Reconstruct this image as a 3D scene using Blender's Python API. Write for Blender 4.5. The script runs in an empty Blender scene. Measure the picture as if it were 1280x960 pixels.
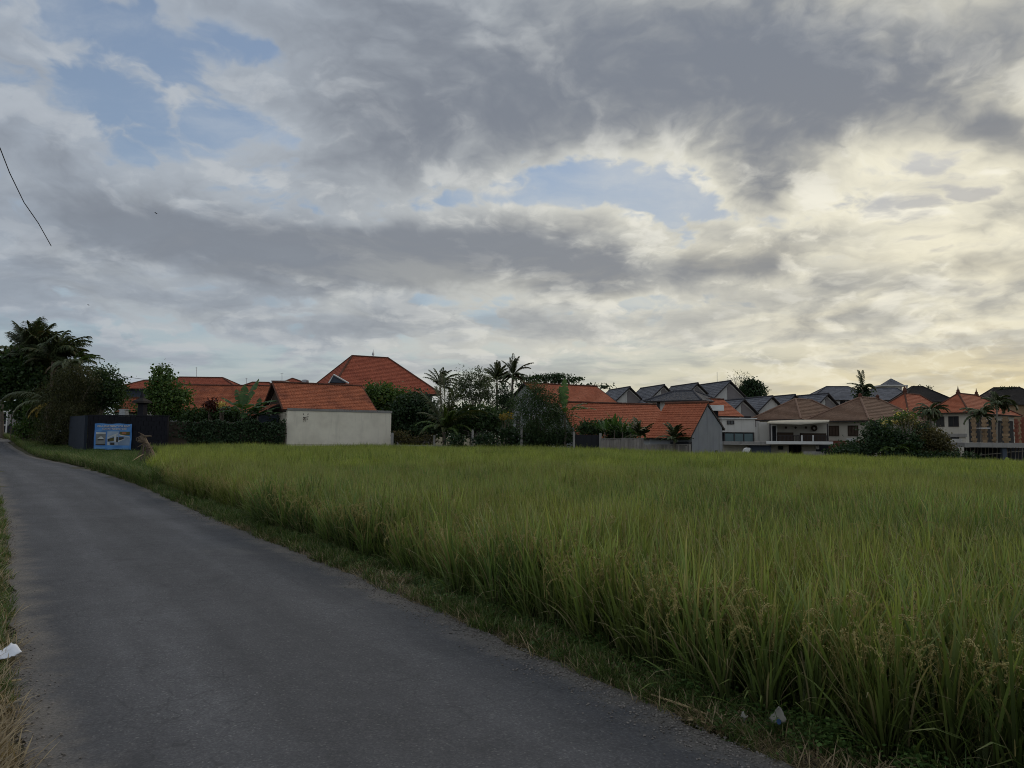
import bpy, bmesh, math, random
import numpy as np
from mathutils import Vector, Matrix, noise as mnoise
R = math.radians
scene = bpy.context.scene
COL = scene.collection

# ------------------------------------------------------------------ camera
FPX, HORIZ, ROLL, CAMZ = 900.0, 546.5, 0.5, 1.65
cam_d = bpy.data.cameras.new('camera')
cam = bpy.data.objects.new('camera', cam_d); COL.objects.link(cam)
cam_d.sensor_width = 36.0
cam_d.lens = 36.0 * FPX / 1280.0
cam_d.clip_start = 0.05; cam_d.clip_end = 6000.0
PITCH = math.atan((HORIZ - 480.0) / FPX)
Fw = Vector((0, math.cos(PITCH), math.sin(PITCH)))
Rt0 = Vector((1, 0, 0)); Up0 = Rt0.cross(Fw)
rr = R(ROLL)
Rt = Rt0 * math.cos(rr) + Up0 * math.sin(rr)
Up = Up0 * math.cos(rr) - Rt0 * math.sin(rr)
cm = Matrix((Rt, Up, -Fw)).transposed().to_4x4()
cm.translation = Vector((0, 0, CAMZ))
cam.matrix_world = cm
scene.camera = cam

def ray(x, y):
    return Fw + Rt * ((x - 640.0) / FPX) + Up * ((480.0 - y) / FPX)
def at(x, y, Y):
    """point of the place that lies Y metres ahead and is seen at x, y of the 1280x960 photograph"""
    d = ray(x, y)
    return Vector((0, 0, CAMZ)) + d * (Y / d.y)
def azel(x, y):
    d = ray(x, y).normalized()
    return math.atan2(d.x, d.y), math.asin(d.z)

# ------------------------------------------------------------------ render settings
scene.view_settings.view_transform = 'Standard'
scene.view_settings.look = 'None'
scene.view_settings.gamma = 1.0
scene.view_settings.exposure = EXPO = 0.0
scene.view_settings.use_curve_mapping = False
scene.render.engine = 'CYCLES'
cy = scene.cycles
cy.max_bounces = 5; cy.diffuse_bounces = 3; cy.glossy_bounces = 2
cy.transmission_bounces = 4; cy.transparent_max_bounces = 6
cy.filter_width = 1.0
cy.caustics_reflective = False; cy.caustics_refractive = False
cy.use_denoising = True; cy.denoising_input_passes = 'RGB_ALBEDO_NORMAL'; cy.denoising_prefilter = 'NONE'
cy.use_adaptive_sampling = True; cy.adaptive_threshold = 0.015

# ------------------------------------------------------------------ sun and sky
SUN_AZ, SUN_EL = R(36.0), R(17.0)
sun_dir = Vector((math.sin(SUN_AZ) * math.cos(SUN_EL), math.cos(SUN_AZ) * math.cos(SUN_EL), math.sin(SUN_EL)))
sd = bpy.data.lights.new('sun', 'SUN'); so = bpy.data.objects.new('sun', sd); COL.objects.link(so)
sd.energy = 1.5; sd.angle = R(70.0); sd.color = (1.0, 0.86, 0.66)
so.rotation_euler = (-sun_dir).to_track_quat('-Z', 'Y').to_euler()
so.location = sun_dir * 200

class NT:
    """small helper to write shader node trees"""
    def __init__(s, tree): s.t = tree
    def n(s, typ, **kw):
        nd = s.t.nodes.new(typ)
        for k, v in kw.items(): setattr(nd, k, v)
        return nd
    def put(s, sock, v):
        if hasattr(v, 'is_linked') or isinstance(v, bpy.types.NodeSocket): s.t.links.new(v, sock)
        else: sock.default_value = v
    def m(s, op, a, b=0.0, c=0.0, clamp=False):
        nd = s.n('ShaderNodeMath', operation=op, use_clamp=clamp)
        s.put(nd.inputs[0], a); s.put(nd.inputs[1], b); s.put(nd.inputs[2], c)
        return nd.outputs[0]
    def v(s, op, a, b=(0, 0, 0), c=(0, 0, 0), out=0):
        nd = s.n('ShaderNodeVectorMath', operation=op)
        s.put(nd.inputs[0], a); s.put(nd.inputs[1], b)
        if op == 'MULTIPLY_ADD': s.put(nd.inputs[2], c)
        return nd.outputs[out]
    def scale(s, a, f):
        nd = s.n('ShaderNodeVectorMath', operation='SCALE')
        s.put(nd.inputs[0], a); s.put(nd.inputs[3], f); return nd.outputs[0]
    def noise(s, vec, scale=1.0, detail=4.0, rough=0.5, lac=2.0, dist=0.0, dim='3D'):
        nd = s.n('ShaderNodeTexNoise', noise_dimensions=dim)
        if vec is not None: s.put(nd.inputs['Vector'], vec)
        nd.inputs['Scale'].default_value = scale; nd.inputs['Detail'].default_value = detail
        nd.inputs['Roughness'].default_value = rough; nd.inputs['Lacunarity'].default_value = lac
        nd.inputs['Distortion'].default_value = dist
        return nd
    def ss(s, x, lo, hi, a=0.0, b=1.0):
        nd = s.n('ShaderNodeMapRange', interpolation_type='SMOOTHSTEP')
        s.put(nd.inputs[0], x); s.put(nd.inputs[1], lo); s.put(nd.inputs[2], hi); s.put(nd.inputs[3], a); s.put(nd.inputs[4], b)
        return nd.outputs[0]
    def mix(s, f, a, b, blend='MIX'):
        nd = s.n('ShaderNodeMix', data_type='RGBA', blend_type=blend, clamp_factor=True)
        s.put(nd.inputs[0], f)
        for sock, v in ((nd.inputs[6], a), (nd.inputs[7], b)):
            if isinstance(v, tuple) and len(v) == 3: v = v + (1.0,)
            s.put(sock, v)
        return nd.outputs[2]
    def comb(s, x, y, z=0.0):
        nd = s.n('ShaderNodeCombineXYZ')
        s.put(nd.inputs[0], x); s.put(nd.inputs[1], y); s.put(nd.inputs[2], z); return nd.outputs[0]

world = bpy.data.worlds.new('World'); scene.world = world
world.use_nodes = True
wt = world.node_tree; wt.nodes.clear()
W = NT(wt)
SKY_STRENGTH = 0.1
sky = W.n('ShaderNodeTexSky', sky_type='NISHITA', sun_disc=False, sun_elevation=SUN_EL, sun_rotation=SUN_AZ,
          altitude=50.0, air_density=1.0, dust_density=0.6, ozone_density=3.0)
tc = W.n('ShaderNodeTexCoord').outputs['Generated']
dirn = W.v('NORMALIZE', tc)
sep = W.n('ShaderNodeSeparateXYZ'); W.put(sep.inputs[0], dirn)
dx, dy, dz = sep.outputs
dzp = W.m('MAXIMUM', dz, 0.0)
az = W.m('ARCTAN2', dx, dy)
el = W.m('ARCSINE', dz)
den = W.m('ADD', dzp, 0.34)
P = W.comb(W.m('DIVIDE', dx, den), W.m('DIVIDE', dy, den), 0.0)     # the cloud layer seen in perspective
den2 = W.m('ADD', dzp, 0.085)
P2 = W.comb(W.m('DIVIDE', dx, den2), W.m('DIVIDE', dy, den2), 3.0)  # a higher, thinner layer, streaky towards the horizon
AE = W.comb(az, el, 0.0)
warp = W.noise(P, scale=2.6, detail=5.0, rough=0.55)
wv = W.v('SUBTRACT', warp.outputs['Color'], (0.5, 0.5, 0.5))
AEw = W.v('ADD', AE, W.v('MULTIPLY', wv, (0.26, 0.11, 0.0)))
# masses of cloud (positive) and openings (negative): x, y as seen in the photograph, half sizes in its pixels, strength
BL = [ (860, 60, 460, 120, 1.0), (560, 165, 270, 85, 0.65), (1130, 80, 260, 80, 0.55), (650, 215, 130, 40, 0.30), (440, 70, 110, 80, 0.35),
       (225, 285, 190, 48, 1.15), (60, 300, 90, 60, 0.40), (360, 325, 130, 35, 0.45), (470, 318, 100, 36, 1.15), (620, 325, 130, 32, 1.05), (760, 335, 80, 26, 0.85), (600, 380, 330, 14, -.45), (610, 262, 190, 13, -.40), (455, 268, 60, 10, -.35),
       (880, 328, 44, 20, 0.70), (965, 320, 50, 20, 0.85), (1190, 322, 115, 22, 0.75), (1275, 350, 50, 24, 0.80), (1050, 355, 32, 13, 0.55), (1000, 345, 150, 60, 0.25),
       (965, 205, 85, 42, 0.75), (1265, 215, 60, 45, 0.65), (1070, 395, 140, 12, 0.30), (1060, 434, 40, 9, 0.45), (1150, 428, 60, 7, 0.30), (560, 395, 400, 36, 0.32), (200, 385, 260, 26, 0.30),
       (1180, 262, 60, 14, 0.55), (1020, 292, 70, 16, 0.50), (1235, 165, 50, 22, 0.45), (1110, 240, 40, 12, 0.40), (905, 285, 60, 12, .35), (250, 110, 130, 30, 0.25), (1240, 385, 70, 12, .45), (60, 130, 100, 60, 0.22), (70, 170, 90, 22, 0.30), (30, 40, 60, 40, 0.2),
       (205, 50, 150, 42, -0.72), (90, 95, 60, 22, -.30), (200, 112, 110, 26, -.45), (230, 165, 95, 45, -0.62), (325, 152, 60, 22, -0.55), (752, 228, 115, 32, -1.45), (800, 262, 100, 16, -0.35), (560, 245, 40, 16, -0.25),
       (1110, 262, 130, 34, -0.30), (125, 120, 50, 25, -0.25), (330, 245, 60, 18, -0.35), (60, 425, 200, 26, -0.25), (700, 462, 900, 20, -0.30), (1100, 195, 60, 26, -0.25) ]
acc = 0.0
for (bx, by, hx, hy, amp) in BL:
    a0, e0 = azel(bx, by); a1, _ = azel(bx + hx, by); _, e1 = azel(bx, by - hy)
    sx, sy = 1.0 / (abs(a1 - a0)), 1.0 / (abs(e1 - e0))
    q = W.v('MULTIPLY_ADD', AEw, (sx, sy, 0.0), (-a0 * sx, -e0 * sy, 0.0))
    d2 = W.v('DOT_PRODUCT', q, q, out=1)
    acc = W.m('MULTIPLY_ADD', W.m('POWER', 0.42, d2), amp, acc)
big = W.noise(P, scale=0.9, detail=2.0, rough=0.5).outputs['Fac']
def fbm(vec): return W.noise(vec, scale=4.2, detail=8.0, rough=0.53, lac=2.15, dist=0.08).outputs['Fac']
Pw = W.v('ADD', P, W.v('MULTIPLY', wv, (0.24, 0.24, 0.0)))
f1 = fbm(Pw)
soff = (math.sin(SUN_AZ) * 0.03, math.cos(SUN_AZ) * 0.03 - 0.03, 0.0)
f2 = fbm(W.v('ADD', Pw, (0.035, -0.045, 0.0)))
base = W.m('ADD', acc, W.m('MULTIPLY_ADD', big, 0.9, -0.45 + 0.16))
Fd = W.m('ADD', base, W.m('MULTIPLY_ADD', f1, 2.8, -1.40))
bil = W.m('ABSOLUTE', W.m('SUBTRACT', W.noise(Pw, scale=9.0, detail=4.0, rough=0.5).outputs['Fac'], 0.5))   # puffy tops
Fd = W.m('ADD', Fd, W.m('MULTIPLY_ADD', bil, -2.6, 0.22))
lit = W.m('MULTIPLY', W.m('SUBTRACT', f1, f2), 6.0)               # tops turned to the light
alpha = W.ss(Fd, -0.16, 0.28)
thick = W.ss(W.m('SUBTRACT', W.m('MULTIPLY_ADD', acc, 0.40, W.m('MULTIPLY', Fd, 0.62)), W.m('MULTIPLY', lit, 0.34)), -0.05, 1.42)
cosg = W.v('DOT_PRODUCT', dirn, tuple(sun_dir), out=1)
glow = W.m('POWER', W.m('MULTIPLY_ADD', cosg, 0.5, 0.5, clamp=True), 15.0)
wide = W.m('POWER', W.m('MULTIPLY_ADD', cosg, 0.5, 0.5, clamp=True), 6.5)
wide = W.m('MULTIPLY', wide, W.ss(dz, .56, .24))
K = 1.0 / SKY_STRENGTH
def kc(r, g, b): return (r * K, g * K, b * K)
low = W.m('POWER', 0.42, W.m('MULTIPLY', dzp, 9.0))                  # thin veil towards the horizon
bright = W.mix(wide, kc(.365, .415, .485), kc(.52, .53, .52))
bright = W.mix(glow, bright, kc(.93, .88, .70))
dark = W.mix(wide, kc(.200, .224, .268), kc(.218, .230, .255))
ccol = W.mix(thick, bright, dark)
rim = W.m('MULTIPLY', W.ss(lit, .10, .75), W.m('SUBTRACT', 1.0, W.m('MULTIPLY', thick, .8)))
ccol = W.mix(W.m('MULTIPLY', rim, W.m('MULTIPLY_ADD', wide, .50, .22)), ccol, W.mix(wide, kc(.62, .64, .66), kc(1.0, .96, .83)))
veil = W.mix(wide, kc(.33, .40, .46), kc(.70, .64, .46))
veil = W.mix(glow, veil, kc(.86, .72, .40))
lum = W.v('DOT_PRODUCT', sky.outputs[0], (0.3, 0.4, 0.3), out=1)
skyn = W.scale(sky.outputs[0], W.m('DIVIDE', 1.45, W.m('MULTIPLY_ADD', W.m('POWER', lum, 1.5), 0.055, 1.0)))   # thin cloud veils the glare round the sun
skyn = W.mix(.22, skyn, kc(.52, .53, .52))
wisp = W.noise(W.v('MULTIPLY', Pw, (1.0, 1.7, 1.0)), scale=2.6, detail=7.0, rough=0.6).outputs['Fac']
skyn = W.mix(W.ss(wisp, .40, .70, 0.0, .50), skyn, W.mix(wide, kc(.50, .54, .58), kc(.74, .74, .70)))
skyc = W.mix(W.m('MULTIPLY', low, 0.85), skyn, veil)
ccol = W.mix(W.m('MULTIPLY', low, 0.22), ccol, veil)
out = W.mix(W.m('MULTIPLY', alpha, 0.97), skyc, ccol)
# unseen sky opposite the sun, made paler as added light for ground and facades
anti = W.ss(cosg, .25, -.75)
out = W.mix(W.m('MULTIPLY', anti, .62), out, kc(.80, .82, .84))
# the high thin layer: pale streaks and grey bands, strongest low over the horizon
h1 = W.noise(W.v('ADD', P2, W.v('MULTIPLY', wv, (0.5, 0.5, 0))), scale=1.35, detail=7.0, rough=0.56, dist=0.2).outputs['Fac']
hb = W.ss(h1, .44, .66); hd = W.ss(h1, .56, .36)
lowband = W.m('MULTIPLY', W.ss(dz, .42, .08), W.ss(dz, -.01, .05))
out = W.mix(W.m('MULTIPLY', W.m('MULTIPLY', hb, lowband), .42), out, W.mix(wide, kc(.44, .49, .53), kc(.86, .78, .56)))
out = W.mix(W.m('MULTIPLY', W.m('MULTIPLY', hd, lowband), .55), out, W.mix(wide, kc(.26, .305, .365), kc(.345, .345, .335)))
out = W.mix(W.m('MULTIPLY', W.ss(dz, .115, .015), W.m('MULTIPLY_ADD', wide, .55, .22)), out, veil)      # clear pale band low over the horizon
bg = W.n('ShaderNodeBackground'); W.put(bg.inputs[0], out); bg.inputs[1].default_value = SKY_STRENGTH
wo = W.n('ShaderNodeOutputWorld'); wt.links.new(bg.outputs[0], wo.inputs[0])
world.cycles.sampling_method = 'MANUAL'; world.cycles.sample_map_resolution = 512

# ------------------------------------------------------------------ materials
def new_mat(name):
    m = bpy.data.materials.new(name); m.use_nodes = True
    m.node_tree.nodes.clear()
    N = NT(m.node_tree)
    o = N.n('ShaderNodeOutputMaterial')
    return m, N, o
def tint(c, f): return tuple(min(1.0, x * f) for x in c)

def surf(name, col, var=0.2, scale=2.0, rough=0.85, bump=0.0, bscale=20.0, face=0.0, col2=None, blotch=0.5, bscale2=0.35, metal=0.0, spec=0.15, streak=None):
    """painted / plastered / tiled surface: colour varied by two sizes of noise, a per-piece value and optional rain streaks"""
    m, N, o = new_mat(name)
    geo = N.n('ShaderNodeTexCoord').outputs['Object']
    n1 = N.noise(geo, scale=scale, detail=6.0, rough=0.6).outputs['Fac']
    n2 = N.noise(geo, scale=bscale2, detail=4.0, rough=0.6).outputs['Fac']
    c2 = col2 or tint(col, 0.62)
    c = N.mix(N.ss(n2, 0.42, 0.68, 0.0, blotch), col, c2)
    f = N.m('MULTIPLY_ADD', N.m('SUBTRACT', n1, 0.5), 2.0 * var, 1.0)
    if face:
        a = N.n('ShaderNodeAttribute', attribute_name='var').outputs['Fac']
        f = N.m('MULTIPLY', f, N.m('MULTIPLY_ADD', N.m('SUBTRACT', a, 0.5), 2.0 * face, 1.0))
    c = N.scale(c, f)
    if streak:
        st = N.noise(N.v('MULTIPLY', geo, (2.2, 2.2, 0.16)), scale=1.6, detail=5.0, rough=0.65).outputs['Fac']
        c = N.mix(N.ss(st, 0.5, 0.72, 0.0, streak), c, tint(col, 0.35))
    b = N.n('ShaderNodeBsdfPrincipled')
    N.put(b.inputs['Base Color'], c); b.inputs['Roughness'].default_value = rough
    b.inputs['Metallic'].default_value = metal
    b.inputs['Specular IOR Level'].default_value = spec
    if bump:
        bn = N.noise(geo, scale=bscale, detail=5.0, rough=0.6).outputs['Fac']
        bp = N.n('ShaderNodeBump'); bp.inputs['Strength'].default_value = 0.6; bp.inputs['Distance'].default_value = bump
        N.put(bp.inputs['Height'], bn); N.m; m.node_tree.links.new(bp.outputs[0], b.inputs['Normal'])
    m.node_tree.links.new(b.outputs[0], o.inputs[0])
    return m

def leafy(name, c1, c2, trans=0.35, rough=0.55, c3=None, patch=None, along=None, objrand=0.0):
    """thin leaf: colour between c1 and c2 by the per-leaf value 'var'; 'along' = colour at the foot, mixed by the value 't'"""
    m, N, o = new_mat(name)
    a = N.n('ShaderNodeAttribute', attribute_name='var').outputs['Fac']
    c = N.mix(a, c1, c2)
    if c3: c = N.mix(N.ss(a, 0.86, 1.0), c, c3)
    if patch:
        pos = N.n('ShaderNodeNewGeometry').outputs['Position']
        pn = N.noise(N.v('MULTIPLY', pos, (1, 1, 0)), scale=patch[1], detail=3.0, rough=0.55).outputs['Fac']
        c = N.mix(N.ss(pn, 0.38, 0.66, 0.0, patch[2]), c, patch[0])
        mo = N.noise(N.v('MULTIPLY', pos, (1, 1, 0)), scale=.45, detail=4.0, rough=0.6).outputs['Fac']
        c = N.scale(c, N.m('MULTIPLY_ADD', mo, 1.1, .45))
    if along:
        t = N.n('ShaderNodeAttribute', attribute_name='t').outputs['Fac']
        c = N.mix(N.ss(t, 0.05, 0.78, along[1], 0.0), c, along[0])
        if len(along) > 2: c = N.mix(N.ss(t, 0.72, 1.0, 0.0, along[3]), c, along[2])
    if objrand:
        r = N.n('ShaderNodeObjectInfo').outputs['Random']
        c = N.scale(c, N.m('MULTIPLY_ADD', N.m('SUBTRACT', r, 0.5), 2 * objrand, 1.0))
    d = N.n('ShaderNodeBsdfPrincipled'); N.put(d.inputs['Base Color'], c)
    d.inputs['Roughness'].default_value = rough; d.inputs['Specular IOR Level'].default_value = 0.3
    tr = N.n('ShaderNodeBsdfTranslucent'); N.put(tr.inputs[0], N.mix(1.0, c, (1.0, 1.0, 0.55), 'MULTIPLY'))
    mx = N.n('ShaderNodeMixShader'); mx.inputs[0].default_value = trans
    m.node_tree.links.new(d.outputs[0], mx.inputs[1]); m.node_tree.links.new(tr.outputs[0], mx.inputs[2])
    m.node_tree.links.new(mx.outputs[0], o.inputs[0])
    return m

def glassy(name, col, rough=0.08):
    m, N, o = new_mat(name)
    b = N.n('ShaderNodeBsdfPrincipled'); b.inputs['Base Color'].default_value = col + (1,)
    b.inputs['Roughness'].default_value = rough; b.inputs['Specular IOR Level'].default_value = 0.5
    m.node_tree.links.new(b.outputs[0], o.inputs[0]); return m

M = {}
M['roof_orange'] = surf('orange clay tile', (.34, .108, .052), var=.25, scale=6, face=.15, col2=(.17, .055, .032), blotch=.75, bscale2=.5, rough=.8)
M['roof_red'] = surf('red clay tile', (.30, .083, .046), var=.22, scale=6, face=.14, col2=(.20, .05, .03), blotch=.5, bscale2=.4, rough=.8)
M['roof_bright'] = surf('new orange tile', (.33, .105, .054), var=.18, scale=4, face=.12, col2=(.28, .070, .034), blotch=.4, rough=.8)
M['roof_grey'] = surf('grey shingle', (.125, .128, .142), var=.2, scale=5, face=.2, blotch=.3, rough=.85)  # grey lightened to put the haze of the far roofs into the colour
M['roof_slate'] = surf('dark blue grey tile', (.065, .070, .084), var=.2, scale=5, face=.2, blotch=.3, rough=.7)
M['roof_brown'] = surf('brown tile', (.165, .100, .068), var=.15, scale=5, face=.14, col2=(.12, .075, .052), blotch=.4, rough=.85)
M['roof_thatch'] = surf('dark thatch', (.030, .027, .025), var=.4, scale=8, bump=.03, bscale=14)
M['ridge_dark'] = surf('weathered ridge tile', (.10, .045, .03), var=.3, scale=5, face=.2)
M['ridge_brown'] = surf('brown ridge tile', (.20, .125, .09), var=.2, scale=5)
M['ridge_grey'] = surf('grey ridge', (.06, .06, .068), var=.2, scale=5)
M['white'] = surf('white render', (.76, .70, .58), var=.08, scale=1.5, bump=.004, bscale=30, col2=(.62, .56, .46), blotch=.7, bscale2=.6, streak=.22)
M['white_clean'] = surf('white paint', (.50, .485, .45), var=.07, scale=1.5, col2=(.42, .40, .37), streak=.25)
M['cream'] = surf('cream paint', (.46, .43, .37), var=.08, scale=1.5, col2=(.40, .37, .31), streak=.15)
M['grey_wall'] = surf('grey cement render', (.20, .21, .225), var=.18, scale=1.2, bump=.006, bscale=18, col2=(.17, .18, .21), blotch=.8, bscale2=.5, streak=.45)
M['pale_grey'] = surf('pale grey render', (.33, .345, .355), var=.12, scale=1.2, col2=(.25, .265, .275), streak=.35)
M['mauve_wall'] = surf('grey brown panel', (.20, .18, .175), var=.1, scale=2)
M['black_wall'] = surf('black painted block', (.010, .0105, .015), var=.3, scale=2, bump=.004, bscale=25, col2=(.016, .016, .021), blotch=.6, rough=.75)
M['blue_wall'] = surf('dull blue grey wall', (.065, .08, .105), var=.15, scale=1.5, col2=(.045, .055, .07), streak=.3)
M['concrete'] = surf('grey concrete', (.26, .25, .235), var=.15, scale=3, bump=.006, bscale=25, col2=(.19, .18, .17), streak=.35)
M['fence_panel'] = surf('weathered concrete panel', (.22, .20, .185), var=.2, scale=3, face=.22, col2=(.13, .12, .11), blotch=.8, bscale2=.9, streak=.5)
M['stone_tan'] = surf('carved tan stone', (.25, .175, .105), var=.3, scale=5, bump=.03, bscale=9, face=.25, col2=(.16, .10, .065), blotch=.6)
M['brick'] = surf('red brick base', (.20, .075, .05), var=.25, scale=6)
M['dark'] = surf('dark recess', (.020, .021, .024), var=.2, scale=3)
M['dark_wood'] = surf('dark timber', (.05, .035, .025), var=.3, scale=6)
M['fascia'] = surf('dark fascia board', (.045, .04, .04), var=.2, scale=4)
M['white_trim'] = surf('white trim', (.62, .62, .60), var=.08, scale=3)
M['metal'] = surf('dull metal', (.35, .36, .38), var=.1, scale=6, rough=.45, metal=.6)
M['tin'] = surf('weathered tin sheet', (.30, .32, .34), var=.15, scale=4, rough=.5, metal=.3, col2=(.22, .2, .18))
M['awning'] = surf('cream awning cloth', (.38, .35, .28), var=.08, scale=2)
M['cable'] = surf('black cable', (.015, .015, .017), var=.1)
M['glass'] = glassy('dark window glass', (.018, .022, .026))
M['green_glass'] = glassy('green tinted balustrade glass', (.045, .085, .09), .12)
M['curtain'] = surf('brown curtain', (.08, .055, .042), var=.2, scale=4)
M['bark'] = surf('grey brown bark', (.12, .095, .075), var=.35, scale=8, bump=.02, bscale=18)
M['bark_pale'] = surf('pale bark', (.24, .215, .18), var=.3, scale=8, bump=.01, bscale=18)
M['palm_bark'] = surf('ringed palm bark', (.13, .11, .09), var=.35, scale=7, bump=.02, bscale=16)
M['straw'] = surf('dry straw', (.36, .28, .16), var=.3, scale=9, face=.3)
M['dead_wood'] = surf('splintered dead wood', (.17, .125, .085), var=.5, scale=9, bump=.03, bscale=22, col2=(.07, .055, .042), blotch=.7, bscale2=2.5)
M['paper'] = surf('white paper', (.70, .72, .76), var=.06, scale=8)
M['plastic'] = surf('dirty clear plastic', (.30, .29, .26), var=.2, scale=10, rough=.35)
M['leaf_dark'] = leafy('dark green leaf', (0.028, 0.057, 0.022), (0.067, 0.115, 0.035), c3=(.09, .11, .03))
M['leaf_deep'] = leafy('deep green leaf', (0.017, 0.037, 0.016), (0.044, 0.079, 0.027), trans=.25)
M['leaf_mid'] = leafy('mid green leaf', (0.044, 0.091, 0.023), (0.111, 0.174, 0.041), c3=(.13, .13, .035))
M['leaf_feather'] = leafy('grey green feathery leaf', (.05, .075, .035), (.10, .125, .06))
M['leaf_olive'] = leafy('olive brown leaf', (0.058, 0.056, 0.022), (0.130, 0.111, 0.043), c3=(.15, .11, .05))
M['leaf_bamboo'] = leafy('olive green fine leaf', (.036, .042, .016), (.078, .082, .030), c3=(.14, .11, .05))
M['leaf_ivy'] = leafy('ivy leaf', (0.016, 0.035, 0.016), (0.048, 0.083, 0.032), trans=.15)
M['leaf_red'] = leafy('dark red leaf', (.055, .014, .010), (.11, .03, .02))
M['leaf_banana'] = leafy('banana leaf', (0.030, 0.075, 0.022), (0.082, 0.151, 0.048), trans=.4)
M['leaf_yellow'] = leafy('yellowing leaf', (.22, .16, .03), (.34, .25, .05), trans=.4)
M['frond'] = leafy('palm frond', (0.038, 0.057, 0.026), (0.095, 0.120, 0.048), c3=(.13, .10, .045), trans=.25)
M['frond_pale'] = leafy('pale green frond', (.075, .095, .05), (.14, .16, .085), trans=.3)
M['frond_fresh'] = leafy('fresh green frond', (.045, .085, .020), (.11, .16, .035), trans=.35)
M['frond_dry'] = leafy('dry brown frond', (.07, .05, .03), (.14, .105, .06), trans=.2)
M['blossom'] = leafy('yellow white blossom', (.55, .42, .09), (.72, .62, .25), trans=.3)

# ------------------------------------------------------------------ mesh helpers
class MB:
    """collects shapes in world space; build() links them as one mesh object"""
    def __init__(s): s.v = []; s.f = []; s.var = []; s.mi = []; s.mats = []
    def face(s, pts, var=0.5, mi=0):
        k = len(s.v); s.v += [tuple(p) for p in pts]; s.f.append(tuple(range(k, k + len(pts)))); s.var.append(var); s.mi.append(mi)
    def hexa(s, b, t, var=0.5, mi=0):
        """box from 4 bottom and 4 top points (counter clockwise seen from above)"""
        k = len(s.v); s.v += [tuple(p) for p in b] + [tuple(p) for p in t]
        fs = [(3, 2, 1, 0), (4, 5, 6, 7)] + [(i, (i + 1) % 4, 4 + (i + 1) % 4, 4 + i) for i in range(4)]
        for f in fs: s.f.append(tuple(k + i for i in f)); s.var.append(var); s.mi.append(mi)
    def box(s, fr, u0, u1, v0, v1, z0, z1, var=0.5, mi=0):
        b = [fr(u0, v0, z0), fr(u1, v0, z0), fr(u1, v1, z0), fr(u0, v1, z0)]
        t = [fr(u0, v0, z1), fr(u1, v0, z1), fr(u1, v1, z1), fr(u0, v1, z1)]
        s.hexa(b, t, var, mi)
    def prism(s, poly, d, var=0.5, mi=0):
        """planar polygon pushed along d"""
        d = Vector(d); n = len(poly); a = [Vector(p) for p in poly]; b = [p + d for p in a]
        k = len(s.v); s.v += [tuple(p) for p in a] + [tuple(p) for p in b]
        s.f.append(tuple(k + i for i in reversed(range(n)))); s.f.append(tuple(k + n + i for i in range(n)))
        s.var += [var, var]; s.mi += [mi, mi]
        for i in range(n):
            s.f.append((k + i, k + (i + 1) % n, k + n + (i + 1) % n, k + n + i)); s.var.append(var); s.mi.append(mi)
    def tube(s, pts, rad, n=6, var=0.5, mi=0, cap=True):
        pts = [Vector(p) for p in pts]; k0 = len(s.v)
        if not hasattr(rad, '__len__'): rad = [rad] * len(pts)
        up = Vector((0.3, 0.2, 1)).normalized()
        for i, p in enumerate(pts):
            d = (pts[min(i + 1, len(pts) - 1)] - pts[max(i - 1, 0)])
            d = d.normalized() if d.length > 1e-9 else Vector((0, 0, 1))
            a = d.cross(up)
            if a.length < 0.05: a = d.cross(Vector((1, 0, 0)))
            a.normalize(); b = d.cross(a)
            for j in range(n):
                t = 2 * math.pi * j / n
                s.v.append(tuple(p + (a * math.cos(t) + b * math.sin(t)) * rad[i]))
        for i in range(len(pts) - 1):
            for j in range(n):
                q = k0 + i * n; s.f.append((q + j, q + (j + 1) % n, q + n + (j + 1) % n, q + n + j)); s.var.append(var); s.mi.append(mi)
        if cap:
            s.f.append(tuple(k0 + j for j in range(n))); s.f.append(tuple(k0 + (len(pts) - 1) * n + j for j in reversed(range(n))))
            s.var += [var, var]; s.mi += [mi, mi]
    def add_np(s, V, F, var):
        k = len(s.v); s.v += [tuple(x) for x in V.tolist()]; s.f += [tuple(k + i for i in f) for f in F.tolist()]
        s.var += list(var); s.mi += [0] * len(F)
    def build(s, name, mats, parent=None, smooth=False):
        o0 = root_loc(parent) if parent else Vector((0, 0, 0))
        if not isinstance(mats, (list, tuple)): mats = [mats]
        me = bpy.data.meshes.new(name)
        if parent is None and s.v:      # a thing of one mesh gets its own base as origin
            a = np.array(s.v); o0 = Vector((float(a[:, 0].mean()), float(a[:, 1].mean()), float(a[:, 2].min())))
        V = (np.array(s.v) - np.array(o0)).tolist()
        me.from_pydata(V, [], s.f)
        for m in mats: me.materials.append(m)
        at_ = me.attributes.new('var', 'FLOAT', 'FACE'); at_.data.foreach_set('value', s.var)
        if len(mats) > 1: me.polygons.foreach_set('material_index', s.mi)
        if smooth: me.polygons.foreach_set('use_smooth', [True] * len(s.f))
        me.update()
        ob = bpy.data.objects.new(name, me); COL.objects.link(ob)
        if parent: ob.parent = parent
        else: ob.location = o0
        return ob

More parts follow.
